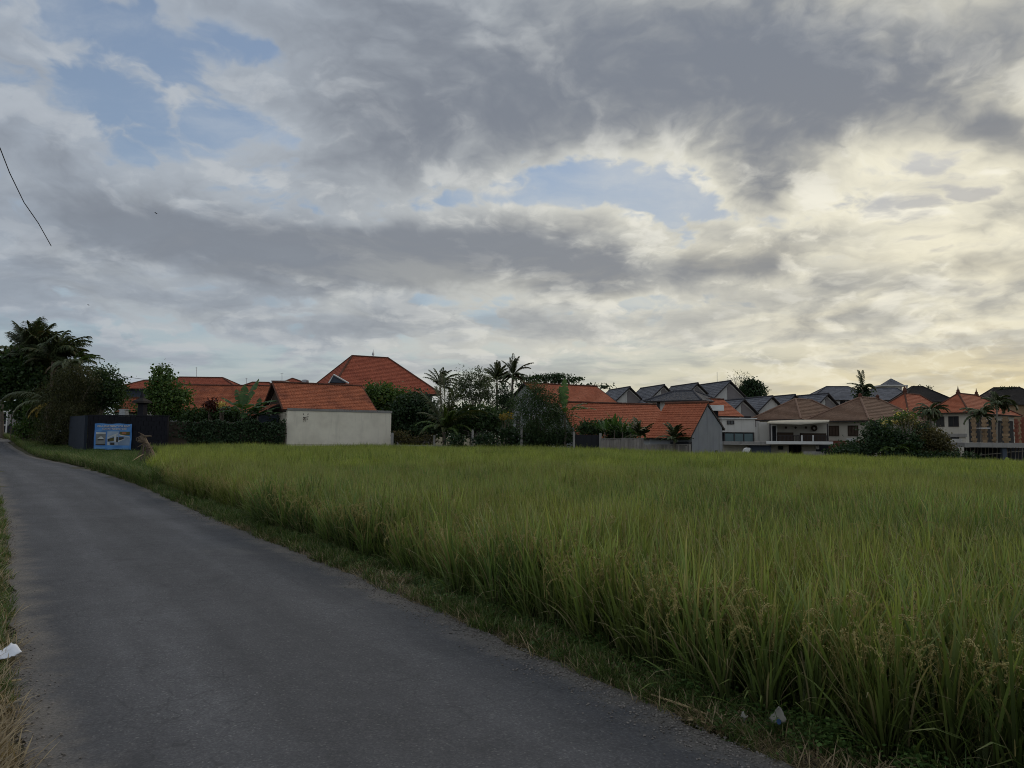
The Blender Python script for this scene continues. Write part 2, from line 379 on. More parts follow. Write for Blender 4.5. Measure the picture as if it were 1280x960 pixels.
def root_loc(o):
    p = Vector(o.location)
    while o.parent: o = o.parent; p = p + Vector(o.location)
    return p
def tag(o, label, cat, group=None):
    o['label'] = label; o['category'] = cat
    if group: o['group'] = group
    return o
def thing(name, label, cat, loc, group=None):
    o = bpy.data.objects.new(name, None); COL.objects.link(o); o.empty_display_size = 0.3
    o.location = loc; return tag(o, label, cat, group)
def structure(o): o['kind'] = 'structure'; return o
def stuff(o, label=None, cat=None):
    o['kind'] = 'stuff'
    if label: o['label'] = label; o['category'] = cat
    return o
def np_obj(name, V, F, mat, parent=None, var=None, t=None, smooth=False, loc=None):
    """mesh from numpy arrays; F (n,4) or (n,3)"""
    me = bpy.data.meshes.new(name); V = np.asarray(V, dtype=np.float32); F = np.asarray(F, dtype=np.int32)
    o0 = np.array(root_loc(parent)) if parent else (np.array(loc) if loc is not None else np.zeros(3))
    n, k = F.shape
    me.vertices.add(len(V)); me.vertices.foreach_set('co', (V - o0).astype(np.float32).ravel())
    me.loops.add(n * k); me.loops.foreach_set('vertex_index', F.ravel())
    me.polygons.add(n); me.polygons.foreach_set('loop_start', np.arange(n, dtype=np.int32) * k); me.polygons.foreach_set('loop_total', np.full(n, k, dtype=np.int32))
    for m in (mat if isinstance(mat, (list, tuple)) else [mat]): me.materials.append(m)
    if var is not None: me.attributes.new('var', 'FLOAT', 'FACE').data.foreach_set('value', np.asarray(var, dtype=np.float32))
    if t is not None: me.attributes.new('t', 'FLOAT', 'POINT').data.foreach_set('value', np.asarray(t, dtype=np.float32))
    if smooth: me.polygons.foreach_set('use_smooth', np.ones(n, dtype=bool))
    me.update(); me.validate()
    ob = bpy.data.objects.new(name, me); COL.objects.link(ob)
    if parent: ob.parent = parent
    elif loc is not None: ob.location = tuple(loc)
    return ob

# ------------------------------------------------------------------ ground, road, verges
def lerp_tab(tab):
    xs = np.array([a for a, b in tab]); ys = np.array([b for a, b in tab])
    def cubic(x):
        x = np.asarray(x, dtype=float)
        m = np.gradient(ys, xs); i = np.clip(np.searchsorted(xs, x) - 1, 0, len(xs) - 2)
        h = xs[i + 1] - xs[i]; t = np.clip((x - xs[i]) / h, -0.5, 1.5)
        r = (2*t**3-3*t**2+1)*ys[i] + (t**3-2*t**2+t)*h*m[i] + (-2*t**3+3*t**2)*ys[i+1] + (t**3-t**2)*h*m[i+1]
        lo = ys[0] + m[0] * (x - xs[0]); hi = ys[-1] + m[-1] * (x - xs[-1])
        return np.where(x < xs[0], lo, np.where(x > xs[-1], hi, r))
    return cubic
# right and left edge of the road: X as a function of the distance ahead Y
road_r = lerp_tab([(-4, 6.4), (0, 3.80), (3.62, 1.54), (5, .64), (6.5, -.36), (8.3, -1.60), (10, -2.78), (13.2, -5.05), (18, -8.3), (25.7, -13.6), (31, -17.6), (36.9, -22.2), (50, -33.0), (62, -42.6), (75, -53.5), (90, -70)])
road_l = lerp_tab([(-4, 1.6), (0, -.35), (3.55, -2.36), (5.5, -3.72), (9.35, -6.44), (14, -9.75), (20, -14.2), (27.5, -19.7), (36.9, -27.4), (50, -38.6), (62, -48.6), (75, -60), (90, -77)])
def drop(X): X = np.asarray(X, dtype=float); return 0.023 * np.where(X > 5, np.sqrt((X - 5) ** 2 + 9) - 3, 0)
RICE_H = 0.95
def rise(X, Y):
    a = np.clip((np.asarray(Y, dtype=float) - 50) / 36, 0, 1); b = np.clip((-18 - np.asarray(X, dtype=float)) / 12, 0, 1)
    return 1.6 * a * a * (3 - 2 * a) * b * b * (3 - 2 * b)
def terrain(X, Y):
    """height of the soil"""
    X = np.asarray(X, dtype=float); Y = np.asarray(Y, dtype=float)
    Yc = np.clip(Y, -4, 90)
    s = X - road_r(Yc); l = road_l(Yc) - X
    z = np.full(np.broadcast(X, Y).shape, -0.03)
    wob = 0.02 * np.sin(X * 3.1 + Y * 1.7) + 0.015 * np.sin(X * 7.3 - Y * 4.1)
    sm = lambda a, b, x: np.clip((x - a) / (b - a), 0, 1) ** 2 * (3 - 2 * np.clip((x - a) / (b - a), 0, 1))
    z = z + sm(0.0, .25, s) * 0.05 - sm(.5, .95, s) * 0.19 + sm(0.05, .3, s) * wob
    z = z - drop(X) * sm(.5, 3, s)
    z = z + rise(X, Y)
    z = z + sm(0, .4, l) * 0.06 + sm(.1, .4, l) * wob + sm(2, 12, l) * 0.15
    return z
def tz(x, y): return float(terrain(np.array([x]), np.array([y]))[0])

m, N, o = new_mat('soil and worn verge')
geo = N.n('ShaderNodeNewGeometry').outputs['Position']
n1 = N.noise(geo, 3.0, 6, .6).outputs['Fac']; n2 = N.noise(geo, 40.0, 4, .6).outputs['Fac']
c = N.mix(N.ss(n1, .35, .65), (.125, .105, .080), (.075, .080, .040))
c = N.scale(c, N.m('MULTIPLY_ADD', n2, 1.0, .5))
b = N.n('ShaderNodeBsdfPrincipled'); N.put(b.inputs['Base Color'], c); b.inputs['Roughness'].default_value = 1
b.inputs['Specular IOR Level'].default_value = .1
bp = N.n('ShaderNodeBump'); bp.inputs['Distance'].default_value = .02; N.put(bp.inputs['Height'], n2)
m.node_tree.links.new(bp.outputs[0], b.inputs['Normal']); m.node_tree.links.new(b.outputs[0], o.inputs[0])
M['soil'] = m

def axis(near0, near1, step, lo, hi, grow=1.18):
    a = list(np.arange(near0, near1, step)); x, d = near1, step
    while x < hi: a.append(x); d *= grow; x += d
    a.append(hi); x, d = near0, step; pre = []
    while x > lo: d *= grow; x -= d; pre.append(max(x, lo))
    return np.array(sorted(set(pre + a)))
ax = axis(-12, 8, .14, -1500, 1500); ay = axis(-1, 18, .14, -300, 2500)
GX, GY = np.meshgrid(ax, ay)
GZ = terrain(GX, GY)
nx, ny = len(ax), len(ay)
V = np.stack([GX, GY, GZ], -1).reshape(-1, 3)
ii = (np.arange(ny - 1)[:, None] * nx + np.arange(nx - 1)[None]).ravel()
F = np.stack([ii, ii + 1, ii + nx + 1, ii + nx], -1)
structure(np_obj('ground', V, F, M['soil'], smooth=True))

m, N, o = new_mat('old asphalt')
geo = N.n('ShaderNodeNewGeometry').outputs['Position']
at_e = N.n('ShaderNodeAttribute', attribute_name='t').outputs['Fac']          # 0..1 across the road
vor = N.n('ShaderNodeTexVoronoi', feature='F1'); N.put(vor.inputs['Vector'], geo); vor.inputs['Scale'].default_value = 95.0
cs = N.n('ShaderNodeSeparateColor'); N.put(cs.inputs[0], vor.outputs['Color'])
stone = cs.outputs[0]
fine = N.noise(geo, 60, 4, .65).outputs['Fac']; mid = N.noise(geo, 5.0, 5, .6).outputs['Fac']; large = N.noise(geo, .55, 4, .55).outputs['Fac']
c = N.mix(N.ss(stone, .45, 1.0, 0, .55), (.078, .079, .085), (.134, .134, .138))
c = N.mix(N.ss(fine, .35, .6, 0.35, 0), c, (.03, .03, .032))
c = N.mix(N.ss(stone, .975, .99, 0, .35), c, (.22, .21, .20))
f = N.m('MULTIPLY', N.m('MULTIPLY_ADD', mid, .45, .78), N.m('MULTIPLY_ADD', large, .7, .66))
# two worn wheel tracks, polished a little lighter, and dust gathered along the edges
d1 = N.m('ABSOLUTE', N.m('SUBTRACT', at_e, .29)); d2 = N.m('ABSOLUTE', N.m('SUBTRACT', at_e, .71))
tr = N.m('ADD', N.ss(d1, .02, .14, 1, 0), N.ss(d2, .02, .14, 1, 0))
c = N.scale(c, N.m('MULTIPLY', f, N.m('MULTIPLY_ADD', tr, .20, .92)))
sx = N.n('ShaderNodeSeparateXYZ'); N.put(sx.inputs[0], geo)
long_ = N.noise(N.comb(N.m('MULTIPLY', at_e, 7.0), N.m('MULTIPLY', sx.outputs[1], .16), 0.0), 1.6, 5, .6).outputs['Fac']
c = N.scale(c, N.m('MULTIPLY_ADD', long_, .75, .62))
stain = N.noise(N.v('MULTIPLY', geo, (1, 1, 0)), .9, 6, .62, dist=.6).outputs['Fac']
c = N.mix(N.ss(stain, .60, .70, 0, .35), c, (.036, .036, .038))
c = N.mix(N.ss(stain, .36, .27, 0, .30), c, (.15, .145, .135))
ed = N.m('ABSOLUTE', N.m('SUBTRACT', at_e, .5))
edn = N.m('ADD', ed, N.m('MULTIPLY_ADD', N.noise(geo, 2.2, 6, .65).outputs['Fac'], .22, -.11))
ck = N.n('ShaderNodeTexVoronoi', feature='DISTANCE_TO_EDGE'); N.put(ck.inputs['Vector'], N.v('ADD', geo, N.scale(N.noise(geo, 4.0, 4, .6).outputs['Color'], .22))); ck.inputs['Scale'].default_value = 3.4
ckm = N.ss(N.noise(geo, .8, 4, .6).outputs['Fac'], .44, .60)
c = N.mix(N.m('MULTIPLY', N.ss(ck.outputs['Distance'], .035, .006), N.m('MULTIPLY', ckm, .36)), c, (.030, .030, .031))
c = N.mix(N.ss(edn, .385, .49, 0, .85), c, N.mix(N.ss(fine, .3, .7), (.11, .098, .084), (.21, .19, .165)))
b = N.n('ShaderNodeBsdfPrincipled'); N.put(b.inputs['Base Color'], c); b.inputs['Roughness'].default_value = .82
b.inputs['Specular IOR Level'].default_value = .25
bp = N.n('ShaderNodeBump'); bp.inputs['Distance'].default_value = .006; bp.inputs['Strength'].default_value = .8
N.put(bp.inputs['Height'], N.m('ADD', stone, N.m('MULTIPLY', mid, 1.5)))
m.node_tree.links.new(bp.outputs[0], b.inputs['Normal']); m.node_tree.links.new(b.outputs[0], o.inputs[0])
M['asphalt'] = m
ys = np.concatenate([np.arange(-4, 16, .16), np.arange(16, 40, .6), np.arange(40, 88, 1.5)])
tt = np.linspace(0, 1, 25)
el_ = road_l(ys); er_ = road_r(ys)
jag = lambda y, k: .045 * np.sin(y * 3.3 + k) + .035 * np.sin(y * 8.1 + 2 * k) + .02 * np.sin(y * 19 + k)
el_ = el_ + jag(ys, 1.); er_ = er_ + jag(ys, 4.)
RX = el_[:, None] * (1 - tt) + er_[:, None] * tt
RZ = rise(RX, ys[:, None] + 0 * RX) - 0.004 + .035 * (1 - (2 * tt - 1) ** 2)[None, :] + 0 * RX + .004 * np.sin(RX * 2.2 + ys[:, None] * .9)
V = np.stack([RX, np.repeat(ys[:, None], 25, 1), RZ], -1).reshape(-1, 3)
ii = (np.arange(len(ys) - 1)[:, None] * 25 + np.arange(24)[None]).ravel()
structure(np_obj('road', V, np.stack([ii, ii + 1, ii + 26, ii + 25], -1), M['asphalt'], t=np.tile(tt, len(ys)), smooth=True))

# ------------------------------------------------------------------ rice, grass, weeds, gravel (scattered stuff)
rng = np.random.default_rng(7)
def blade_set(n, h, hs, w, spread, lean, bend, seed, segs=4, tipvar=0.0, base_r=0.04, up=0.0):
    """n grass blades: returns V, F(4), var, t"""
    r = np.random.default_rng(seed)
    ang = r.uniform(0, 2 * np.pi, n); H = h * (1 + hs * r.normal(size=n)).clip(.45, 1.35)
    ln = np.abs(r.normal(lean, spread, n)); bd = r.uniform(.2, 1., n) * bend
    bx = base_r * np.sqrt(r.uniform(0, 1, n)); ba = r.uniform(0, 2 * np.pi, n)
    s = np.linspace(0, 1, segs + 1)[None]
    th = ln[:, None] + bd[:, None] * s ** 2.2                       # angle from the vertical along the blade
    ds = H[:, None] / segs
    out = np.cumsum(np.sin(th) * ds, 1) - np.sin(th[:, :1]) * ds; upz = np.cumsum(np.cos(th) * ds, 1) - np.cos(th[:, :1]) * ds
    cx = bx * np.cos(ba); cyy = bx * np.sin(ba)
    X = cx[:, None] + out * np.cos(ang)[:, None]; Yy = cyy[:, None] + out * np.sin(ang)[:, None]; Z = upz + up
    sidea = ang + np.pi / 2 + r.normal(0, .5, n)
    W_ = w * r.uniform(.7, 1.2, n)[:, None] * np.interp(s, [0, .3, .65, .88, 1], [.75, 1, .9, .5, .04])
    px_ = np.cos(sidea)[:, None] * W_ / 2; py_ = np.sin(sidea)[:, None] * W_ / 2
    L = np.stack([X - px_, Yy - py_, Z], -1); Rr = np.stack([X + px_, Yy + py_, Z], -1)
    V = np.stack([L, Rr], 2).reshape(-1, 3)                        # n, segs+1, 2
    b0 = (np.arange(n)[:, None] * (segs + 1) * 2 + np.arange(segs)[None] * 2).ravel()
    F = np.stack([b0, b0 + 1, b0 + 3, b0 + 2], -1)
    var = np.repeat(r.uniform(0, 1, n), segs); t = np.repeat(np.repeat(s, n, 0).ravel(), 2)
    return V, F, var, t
def panicle_set(n, h, seed, droop=1.6, length=.24):
    """drooping ears of grain"""
    r = np.random.default_rng(seed); Vs = []; Fs = []; k = 0
    for i in range(n):
        a = r.uniform(0, 6.28); H = h * r.uniform(.72, 1.02); p = np.array([r.normal(0, .05), r.normal(0, .05), H * .45]); th = r.uniform(.05, .25)
        pts = []
        for q in range(16):
            pts.append(p.copy()); st = H * .55 / 7 if q < 7 else length / 9
            p = p + st * np.array([np.sin(th) * np.cos(a), np.sin(th) * np.sin(a), np.cos(th)])
            th += .05 if q < 6 else r.uniform(.16, .34) * droop
        pts = np.array(pts); sd_ = np.array([-np.sin(a), np.cos(a), 0]) * .0016
        for q in range(15):
            Vs += [pts[q] - sd_, pts[q] + sd_, pts[q + 1] + sd_, pts[q + 1] - sd_]; Fs.append([k, k + 1, k + 2, k + 3]); k += 4
        for q in range(6, 16):
            tg = pts[min(q + 1, 15)] - pts[q - 1]; tg /= np.linalg.norm(tg)
            for e in range(11):
                d = tg + r.normal(0, .38, 3); d[2] -= .25; d /= np.linalg.norm(d)
                c0 = pts[q] + r.normal(0, .0055, 3) - tg * r.uniform(0, length / 9); w_ = np.cross(d, r.normal(size=3)); w_ /= np.linalg.norm(w_) + 1e-9
                Vs += [c0, c0 + d * .006 + w_ * .003, c0 + d * .013, c0 + d * .006 - w_ * .003]; Fs.append([k, k + 1, k + 2, k + 3]); k += 4
    Fs = np.array(Fs); return np.array(Vs), Fs, r.uniform(0, 1, len(Fs)), np.full(len(Vs), .6)
PROTO = bpy.data.collections.new('plant prototypes')           # source meshes for the scatters; not linked to the scene
def proto_mesh(name, parts, mats, coll):
    """parts: list of (V, F, var, t, material index)"""
    V = []; F = []; va = []; tt_ = []; mi = []; k = 0
    for (v, f, a, t, i) in parts:
        V.append(v); F.append(f + k); va.append(a); tt_.append(t); mi.append(np.full(len(f), i)); k += len(v)
    o = np_obj(name, np.concatenate(V), np.concatenate(F), mats, var=np.concatenate(va), t=np.concatenate(tt_))
    o.data.polygons.foreach_set('material_index', np.concatenate(mi).astype(np.int32))
    COL.objects.unlink(o); coll.objects.link(o); return o
def scatter(name, pts, rotz, scl, idx, coll, tilt=None, label=None, cat=None, tiltdir=None):
    """one object: points that carry the plants of a collection"""
    me = bpy.data.meshes.new(name); n = len(pts); me.vertices.add(n); me.vertices.foreach_set('co', np.asarray(pts, dtype=np.float32).ravel())
    rot = np.zeros((n, 3), dtype=np.float32); rot[:, 2] = rotz
    if tilt is not None: rot[:, 0] = tilt[:, 0]; rot[:, 1] = tilt[:, 1]
    me.attributes.new('rot', 'FLOAT_VECTOR', 'POINT').data.foreach_set('vector', rot.ravel())
    me.attributes.new('scl', 'FLOAT', 'POINT').data.foreach_set('value', np.asarray(scl, dtype=np.float32))
    me.attributes.new('idx', 'INT', 'POINT').data.foreach_set('value', np.asarray(idx, dtype=np.int32))
    ob = bpy.data.objects.new(name, me); COL.objects.link(ob); me.update()
    ng = bpy.data.node_groups.new(name, 'GeometryNodeTree')
    ng.interface.new_socket('Geometry', in_out='INPUT', socket_type='NodeSocketGeometry'); ng.interface.new_socket('Geometry', in_out='OUTPUT', socket_type='NodeSocketGeometry')
    gi = ng.nodes.new('NodeGroupInput'); go = ng.nodes.new('NodeGroupOutput')
    ip = ng.nodes.new('GeometryNodeInstanceOnPoints'); ci = ng.nodes.new('GeometryNodeCollectionInfo')
    ci.inputs['Collection'].default_value = coll; ci.inputs['Separate Children'].default_value = True; ci.inputs['Reset Children'].default_value = True
    def na(nm, dt):
        q = ng.nodes.new('GeometryNodeInputNamedAttribute'); q.data_type = dt; q.inputs['Name'].default_value = nm; return q.outputs['Attribute']
    L = ng.links.new
    L(gi.outputs[0], ip.inputs['Points']); L(ci.outputs[0], ip.inputs['Instance']); ip.inputs['Pick Instance'].default_value = True
    L(na('idx', 'INT'), ip.inputs['Instance Index']); L(na('rot', 'FLOAT_VECTOR'), ip.inputs['Rotation']); L(na('scl', 'FLOAT'), ip.inputs['Scale'])
    L(ip.outputs[0], go.inputs[0])
    md = ob.modifiers.new('scatter', 'NODES'); md.node_group = ng
    return stuff(ob, label, cat)

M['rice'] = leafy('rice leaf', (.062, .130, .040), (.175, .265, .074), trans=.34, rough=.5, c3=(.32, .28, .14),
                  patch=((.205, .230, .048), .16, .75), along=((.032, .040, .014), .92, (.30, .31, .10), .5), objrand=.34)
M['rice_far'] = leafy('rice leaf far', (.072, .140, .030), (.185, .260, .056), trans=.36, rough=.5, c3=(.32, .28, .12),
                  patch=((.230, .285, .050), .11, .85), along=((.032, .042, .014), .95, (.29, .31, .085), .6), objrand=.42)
M['rice_old'] = leafy('bleached rice leaf', (.20, .18, .085), (.36, .31, .18), trans=.35, along=((.06, .055, .02), .7))
M['grain'] = leafy('rice grain', (.20, .175, .058), (.36, .30, .11), trans=.12, rough=.6)
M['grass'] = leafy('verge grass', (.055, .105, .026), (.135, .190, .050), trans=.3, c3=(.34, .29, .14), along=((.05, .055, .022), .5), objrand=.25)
M['hay'] = leafy('dead grass', (.21, .16, .09), (.38, .30, .18), trans=.2, objrand=.2)
M['weed'] = leafy('weed leaf', (.042, .100, .026), (.115, .180, .045), trans=.3, objrand=.2)

C_near = bpy.data.collections.new('rice near'); C_edge = bpy.data.collections.new('rice edge'); C_far = bpy.data.collections.new('rice far')
C_ver = bpy.data.collections.new('verge'); C_grv = bpy.data.collections.new('gravel')
RM = [M['rice'], M['grain'], M['rice_old']]
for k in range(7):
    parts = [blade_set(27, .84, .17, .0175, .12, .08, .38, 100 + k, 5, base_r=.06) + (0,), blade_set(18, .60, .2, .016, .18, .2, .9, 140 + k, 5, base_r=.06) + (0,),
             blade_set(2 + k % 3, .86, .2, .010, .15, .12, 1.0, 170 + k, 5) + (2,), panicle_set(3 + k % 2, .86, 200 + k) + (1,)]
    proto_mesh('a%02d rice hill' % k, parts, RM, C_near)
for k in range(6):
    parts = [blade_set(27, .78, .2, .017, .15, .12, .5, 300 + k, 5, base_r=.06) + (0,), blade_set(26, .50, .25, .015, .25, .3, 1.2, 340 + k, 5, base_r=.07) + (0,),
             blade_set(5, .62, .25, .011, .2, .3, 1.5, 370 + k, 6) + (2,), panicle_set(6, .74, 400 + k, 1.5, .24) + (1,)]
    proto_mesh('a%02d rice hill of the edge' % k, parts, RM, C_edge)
def patch_set(seed, size, nh, nb, h, w):
    r = np.random.default_rng(seed); out = []
    for i in range(nh):
        v, f, a, t = blade_set(nb, h * r.uniform(.86, 1.1), .14, w, .13, .08, .45, seed * 50 + i, 3, base_r=.06); v = v + np.array([r.uniform(-size/2, size/2), r.uniform(-size/2, size/2), r.normal(0, .025)])
        out.append((v, f, a, t, 0))
    return out
for k in range(6): proto_mesh('a%02d rice patch' % k, patch_set(k + 11, .62, 9, 13, .90, .026) + [panicle_set(3, .84, 600 + k) + (1,)], [M['rice_far'], M['grain']], C_far)

# the field: polygon edge against the road verge and the walls beyond
FAR = [(-60, 55), (-28, 55.5), (-21.5, 58.0), (-18.6, 60.0), (-10.4, 62.3), (0, 60.5), (6.9, 56.4), (9.1, 53.8), (9.25, 50.8), (12.2, 48.9), (13.1, 49.6), (15.6, 53), (26, 56.5), (41, 58.5), (70, 60), (90, 60)]
far_y = lambda X: np.interp(X, [a for a, b in FAR], [b for a, b in FAR])
def verge_w(Y): return .39 + .10 * np.sin(Y * .9) + .06 * np.sin(Y * 2.3 + 1) + np.clip((Y - 23) / 27, 0, 1) ** 1.15 * 7.2
def in_field(X, Y, pad=0.0):
    s = X - road_r(np.clip(Y, -4, 90))
    return (s > verge_w(Y) * 1.2 + pad) & (Y < far_y(X) - .15)
def grid_pts(x0, x1, y0, y1, st, jit):
    gx, gy = np.meshgrid(np.arange(x0, x1, st), np.arange(y0, y1, st)); n = gx.size
    return gx.ravel() + rng.uniform(-jit, jit, n), gy.ravel() + rng.uniform(-jit, jit, n)
def in_view(X, Y, m=1.0): return (np.abs(X) < Y * .75 + m + 1.2) & (Y > 0.2)
ALLP = []
X, Y = grid_pts(-16, 22, .4, 24, .17, .05)
near = in_field(X, Y) & in_view(X, Y, 2.0); X, Y = X[near], Y[near]
s = X - road_r(Y); edge = s < verge_w(Y) * 1.2 + .42
def lod(Xs, Ys): n = len(Xs); return n
Z = terrain(X, Y)
def undul(X, Y): return 1.0 + .065 * np.sin(X * .55 + Y * .35) + .045 * np.sin(X * 1.7 - Y * .9 + 1) + .03 * np.sin(X * 3.1 + Y * 2.3)
e = ~edge
lean_w = lambda n: np.stack([rng.normal(.02, .07, n), rng.normal(.05, .07, n)], -1)
def put(nm, X, Y, coll, nid, s0, s1, label, cat):
    n = len(X); return scatter(nm, np.stack([X, Y, terrain(X, Y)], -1), rng.uniform(0, 6.28, n), rng.uniform(s0, s1, n) * undul(X, Y), rng.integers(0, nid, n), coll, lean_w(n), label, cat)
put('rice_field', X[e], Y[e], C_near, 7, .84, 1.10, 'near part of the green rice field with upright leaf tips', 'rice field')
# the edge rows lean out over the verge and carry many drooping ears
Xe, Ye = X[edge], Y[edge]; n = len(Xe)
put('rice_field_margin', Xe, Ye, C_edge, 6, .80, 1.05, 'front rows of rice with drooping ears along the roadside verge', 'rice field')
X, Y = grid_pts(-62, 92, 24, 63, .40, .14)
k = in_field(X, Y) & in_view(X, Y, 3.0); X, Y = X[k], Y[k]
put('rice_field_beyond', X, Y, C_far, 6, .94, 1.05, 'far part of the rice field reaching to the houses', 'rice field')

# verge plants
VM = [M['grass'], M['hay'], M['weed']]
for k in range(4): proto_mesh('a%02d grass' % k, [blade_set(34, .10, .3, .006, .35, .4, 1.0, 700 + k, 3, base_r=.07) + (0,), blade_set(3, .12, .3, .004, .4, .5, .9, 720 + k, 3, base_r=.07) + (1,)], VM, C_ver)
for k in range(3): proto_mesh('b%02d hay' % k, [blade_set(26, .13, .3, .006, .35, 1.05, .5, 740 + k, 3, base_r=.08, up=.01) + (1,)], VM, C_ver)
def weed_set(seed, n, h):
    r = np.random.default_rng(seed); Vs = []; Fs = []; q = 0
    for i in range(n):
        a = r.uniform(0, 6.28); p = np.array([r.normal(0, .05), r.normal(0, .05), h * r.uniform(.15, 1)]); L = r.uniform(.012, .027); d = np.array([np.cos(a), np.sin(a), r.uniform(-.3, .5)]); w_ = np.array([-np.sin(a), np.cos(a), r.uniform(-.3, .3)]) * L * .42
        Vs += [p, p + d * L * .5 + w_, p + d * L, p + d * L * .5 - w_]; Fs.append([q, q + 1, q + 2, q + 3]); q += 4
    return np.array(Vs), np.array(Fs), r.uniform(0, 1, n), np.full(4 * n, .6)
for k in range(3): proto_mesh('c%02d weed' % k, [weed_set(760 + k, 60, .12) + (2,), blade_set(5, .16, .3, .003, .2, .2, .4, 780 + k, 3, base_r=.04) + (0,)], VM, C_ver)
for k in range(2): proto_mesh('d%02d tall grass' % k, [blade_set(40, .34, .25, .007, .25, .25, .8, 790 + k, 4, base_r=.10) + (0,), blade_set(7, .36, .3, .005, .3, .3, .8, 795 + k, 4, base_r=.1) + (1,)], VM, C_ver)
def verge_pts(n, y0, y1, side):
    """points along the verge, thinning with distance"""
    y = y0 * (y1 / y0) ** rng.uniform(0, 1, n) if y0 > 0 else rng.uniform(y0, y1, n)
    if side > 0: w = verge_w(y) * 1.2 + .12; s = w * rng.uniform(-.02, 1, n); return road_r(y) + s, y, s / w
    s = rng.uniform(.02, 2.6, n); return road_l(y) - s, y, s / 2.6
P_, R_, S_, I_ = [], [], [], []
def add_v(x, y, idx, sc):
    P_.append(np.stack([x, y, terrain(x, y)], -1)); I_.append(idx); S_.append(sc); R_.append(rng.uniform(0, 6.28, len(x)))
x, y, q = verge_pts(11000, 2.2, 34, 1); n = len(x)
dens = np.interp(q, [0, .18, .45, .8, 1], [.10, .38, .85, .95, .8]) * (0.55 + .45 * np.sin(y * 2.1) * np.sin(y * .7 + 2))
k = rng.uniform(0, 1, n) < dens.clip(.06, 1); add_v(x[k], y[k], rng.integers(0, 4, k.sum()), rng.uniform(.5, 1.25, k.sum()) * np.interp(y[k], [3, 12, 34], [.8, 1.3, 2.4]))
k = rng.uniform(0, 1, n) < np.interp(q, [0, .25, .6, 1], [.08, .15, .07, .02]); add_v(x[k], y[k], rng.integers(4, 7, k.sum()), rng.uniform(.5, 1.2, k.sum()))
k = (rng.uniform(0, 1, n) < np.interp(q, [0, .4, .75, 1], [0, .03, .16, .20])); add_v(x[k], y[k], rng.integers(7, 10, k.sum()), rng.uniform(.6, 1.35, k.sum()))
x, y, q = verge_pts(9500, 2.2, 30, -1); n = len(x)
dry = y < 4.5
k = (rng.uniform(0, 1, n) < .9) & ~dry; add_v(x[k], y[k], rng.integers(0, 4, k.sum()), rng.uniform(.6, 1.3, k.sum()) * np.interp(y[k], [3, 12, 34], [.75, 1.2, 2.0]))
k = (rng.uniform(0, 1, n) < .38) | (dry & (rng.uniform(0, 1, n) < .9)); add_v(x[k], y[k], rng.integers(4, 7, k.sum()), rng.uniform(.7, 1.4, k.sum()))
# rough grass towards the black wall
n = 22000; y = rng.uniform(22, 75, n); w = np.clip(verge_w(y) * 1.2 + 1.0, 0, 60); x = road_r(y) + rng.uniform(0.05, 1, n) * w
k = x < -8; x, y = x[k], y[k]; add_v(x, y, np.where(rng.uniform(0, 1, len(x)) < .55, rng.integers(10, 12, len(x)), rng.integers(0, 4, len(x))), rng.uniform(.9, 1.8, len(x)))
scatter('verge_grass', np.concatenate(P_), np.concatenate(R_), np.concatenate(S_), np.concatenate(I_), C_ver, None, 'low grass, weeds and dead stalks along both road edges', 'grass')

M['pebble'] = surf('road stone', (.17, .155, .14), var=.3, scale=30, face=.5)
for k in range(4):
    bm = bmesh.new(); bmesh.ops.create_icosphere(bm, subdivisions=1, radius=.006)
    r = random.Random(k)
    for v_ in bm.verts: v_.co *= r.uniform(.7, 1.3); v_.co.z *= .6
    me = bpy.data.meshes.new('pebble'); bm.to_mesh(me); bm.free(); me.materials.append(M['pebble'])
    at_ = me.attributes.new('var', 'FLOAT', 'FACE'); at_.data.foreach_set('value', [r.random()] * len(me.polygons))
    C_grv.objects.link(bpy.data.objects.new('pebble', me))
n = 16000; y = 2.2 * (16 / 2.2) ** rng.uniform(0, 1, n); side = rng.uniform(0, 1, n) < .72
x = np.where(side, road_r(y) + rng.normal(-.06, .17, n), road_l(y) + rng.normal(.0, .12, n))
tt_ = (x - road_l(y)) / (road_r(y) - road_l(y)); zz = np.maximum(terrain(x, y), np.where((tt_ > 0) & (tt_ < 1), -.004 + .035 * (1 - (2 * tt_ - 1) ** 2), -1)) + .002
scatter('gravel', np.stack([x, y, zz], -1), rng.uniform(0, 6.28, n), rng.uniform(.4, 1.0, n) ** 2 * 1.5, rng.integers(0, 4, n), C_grv, None, 'loose stones gathered along the asphalt edges', 'gravel')

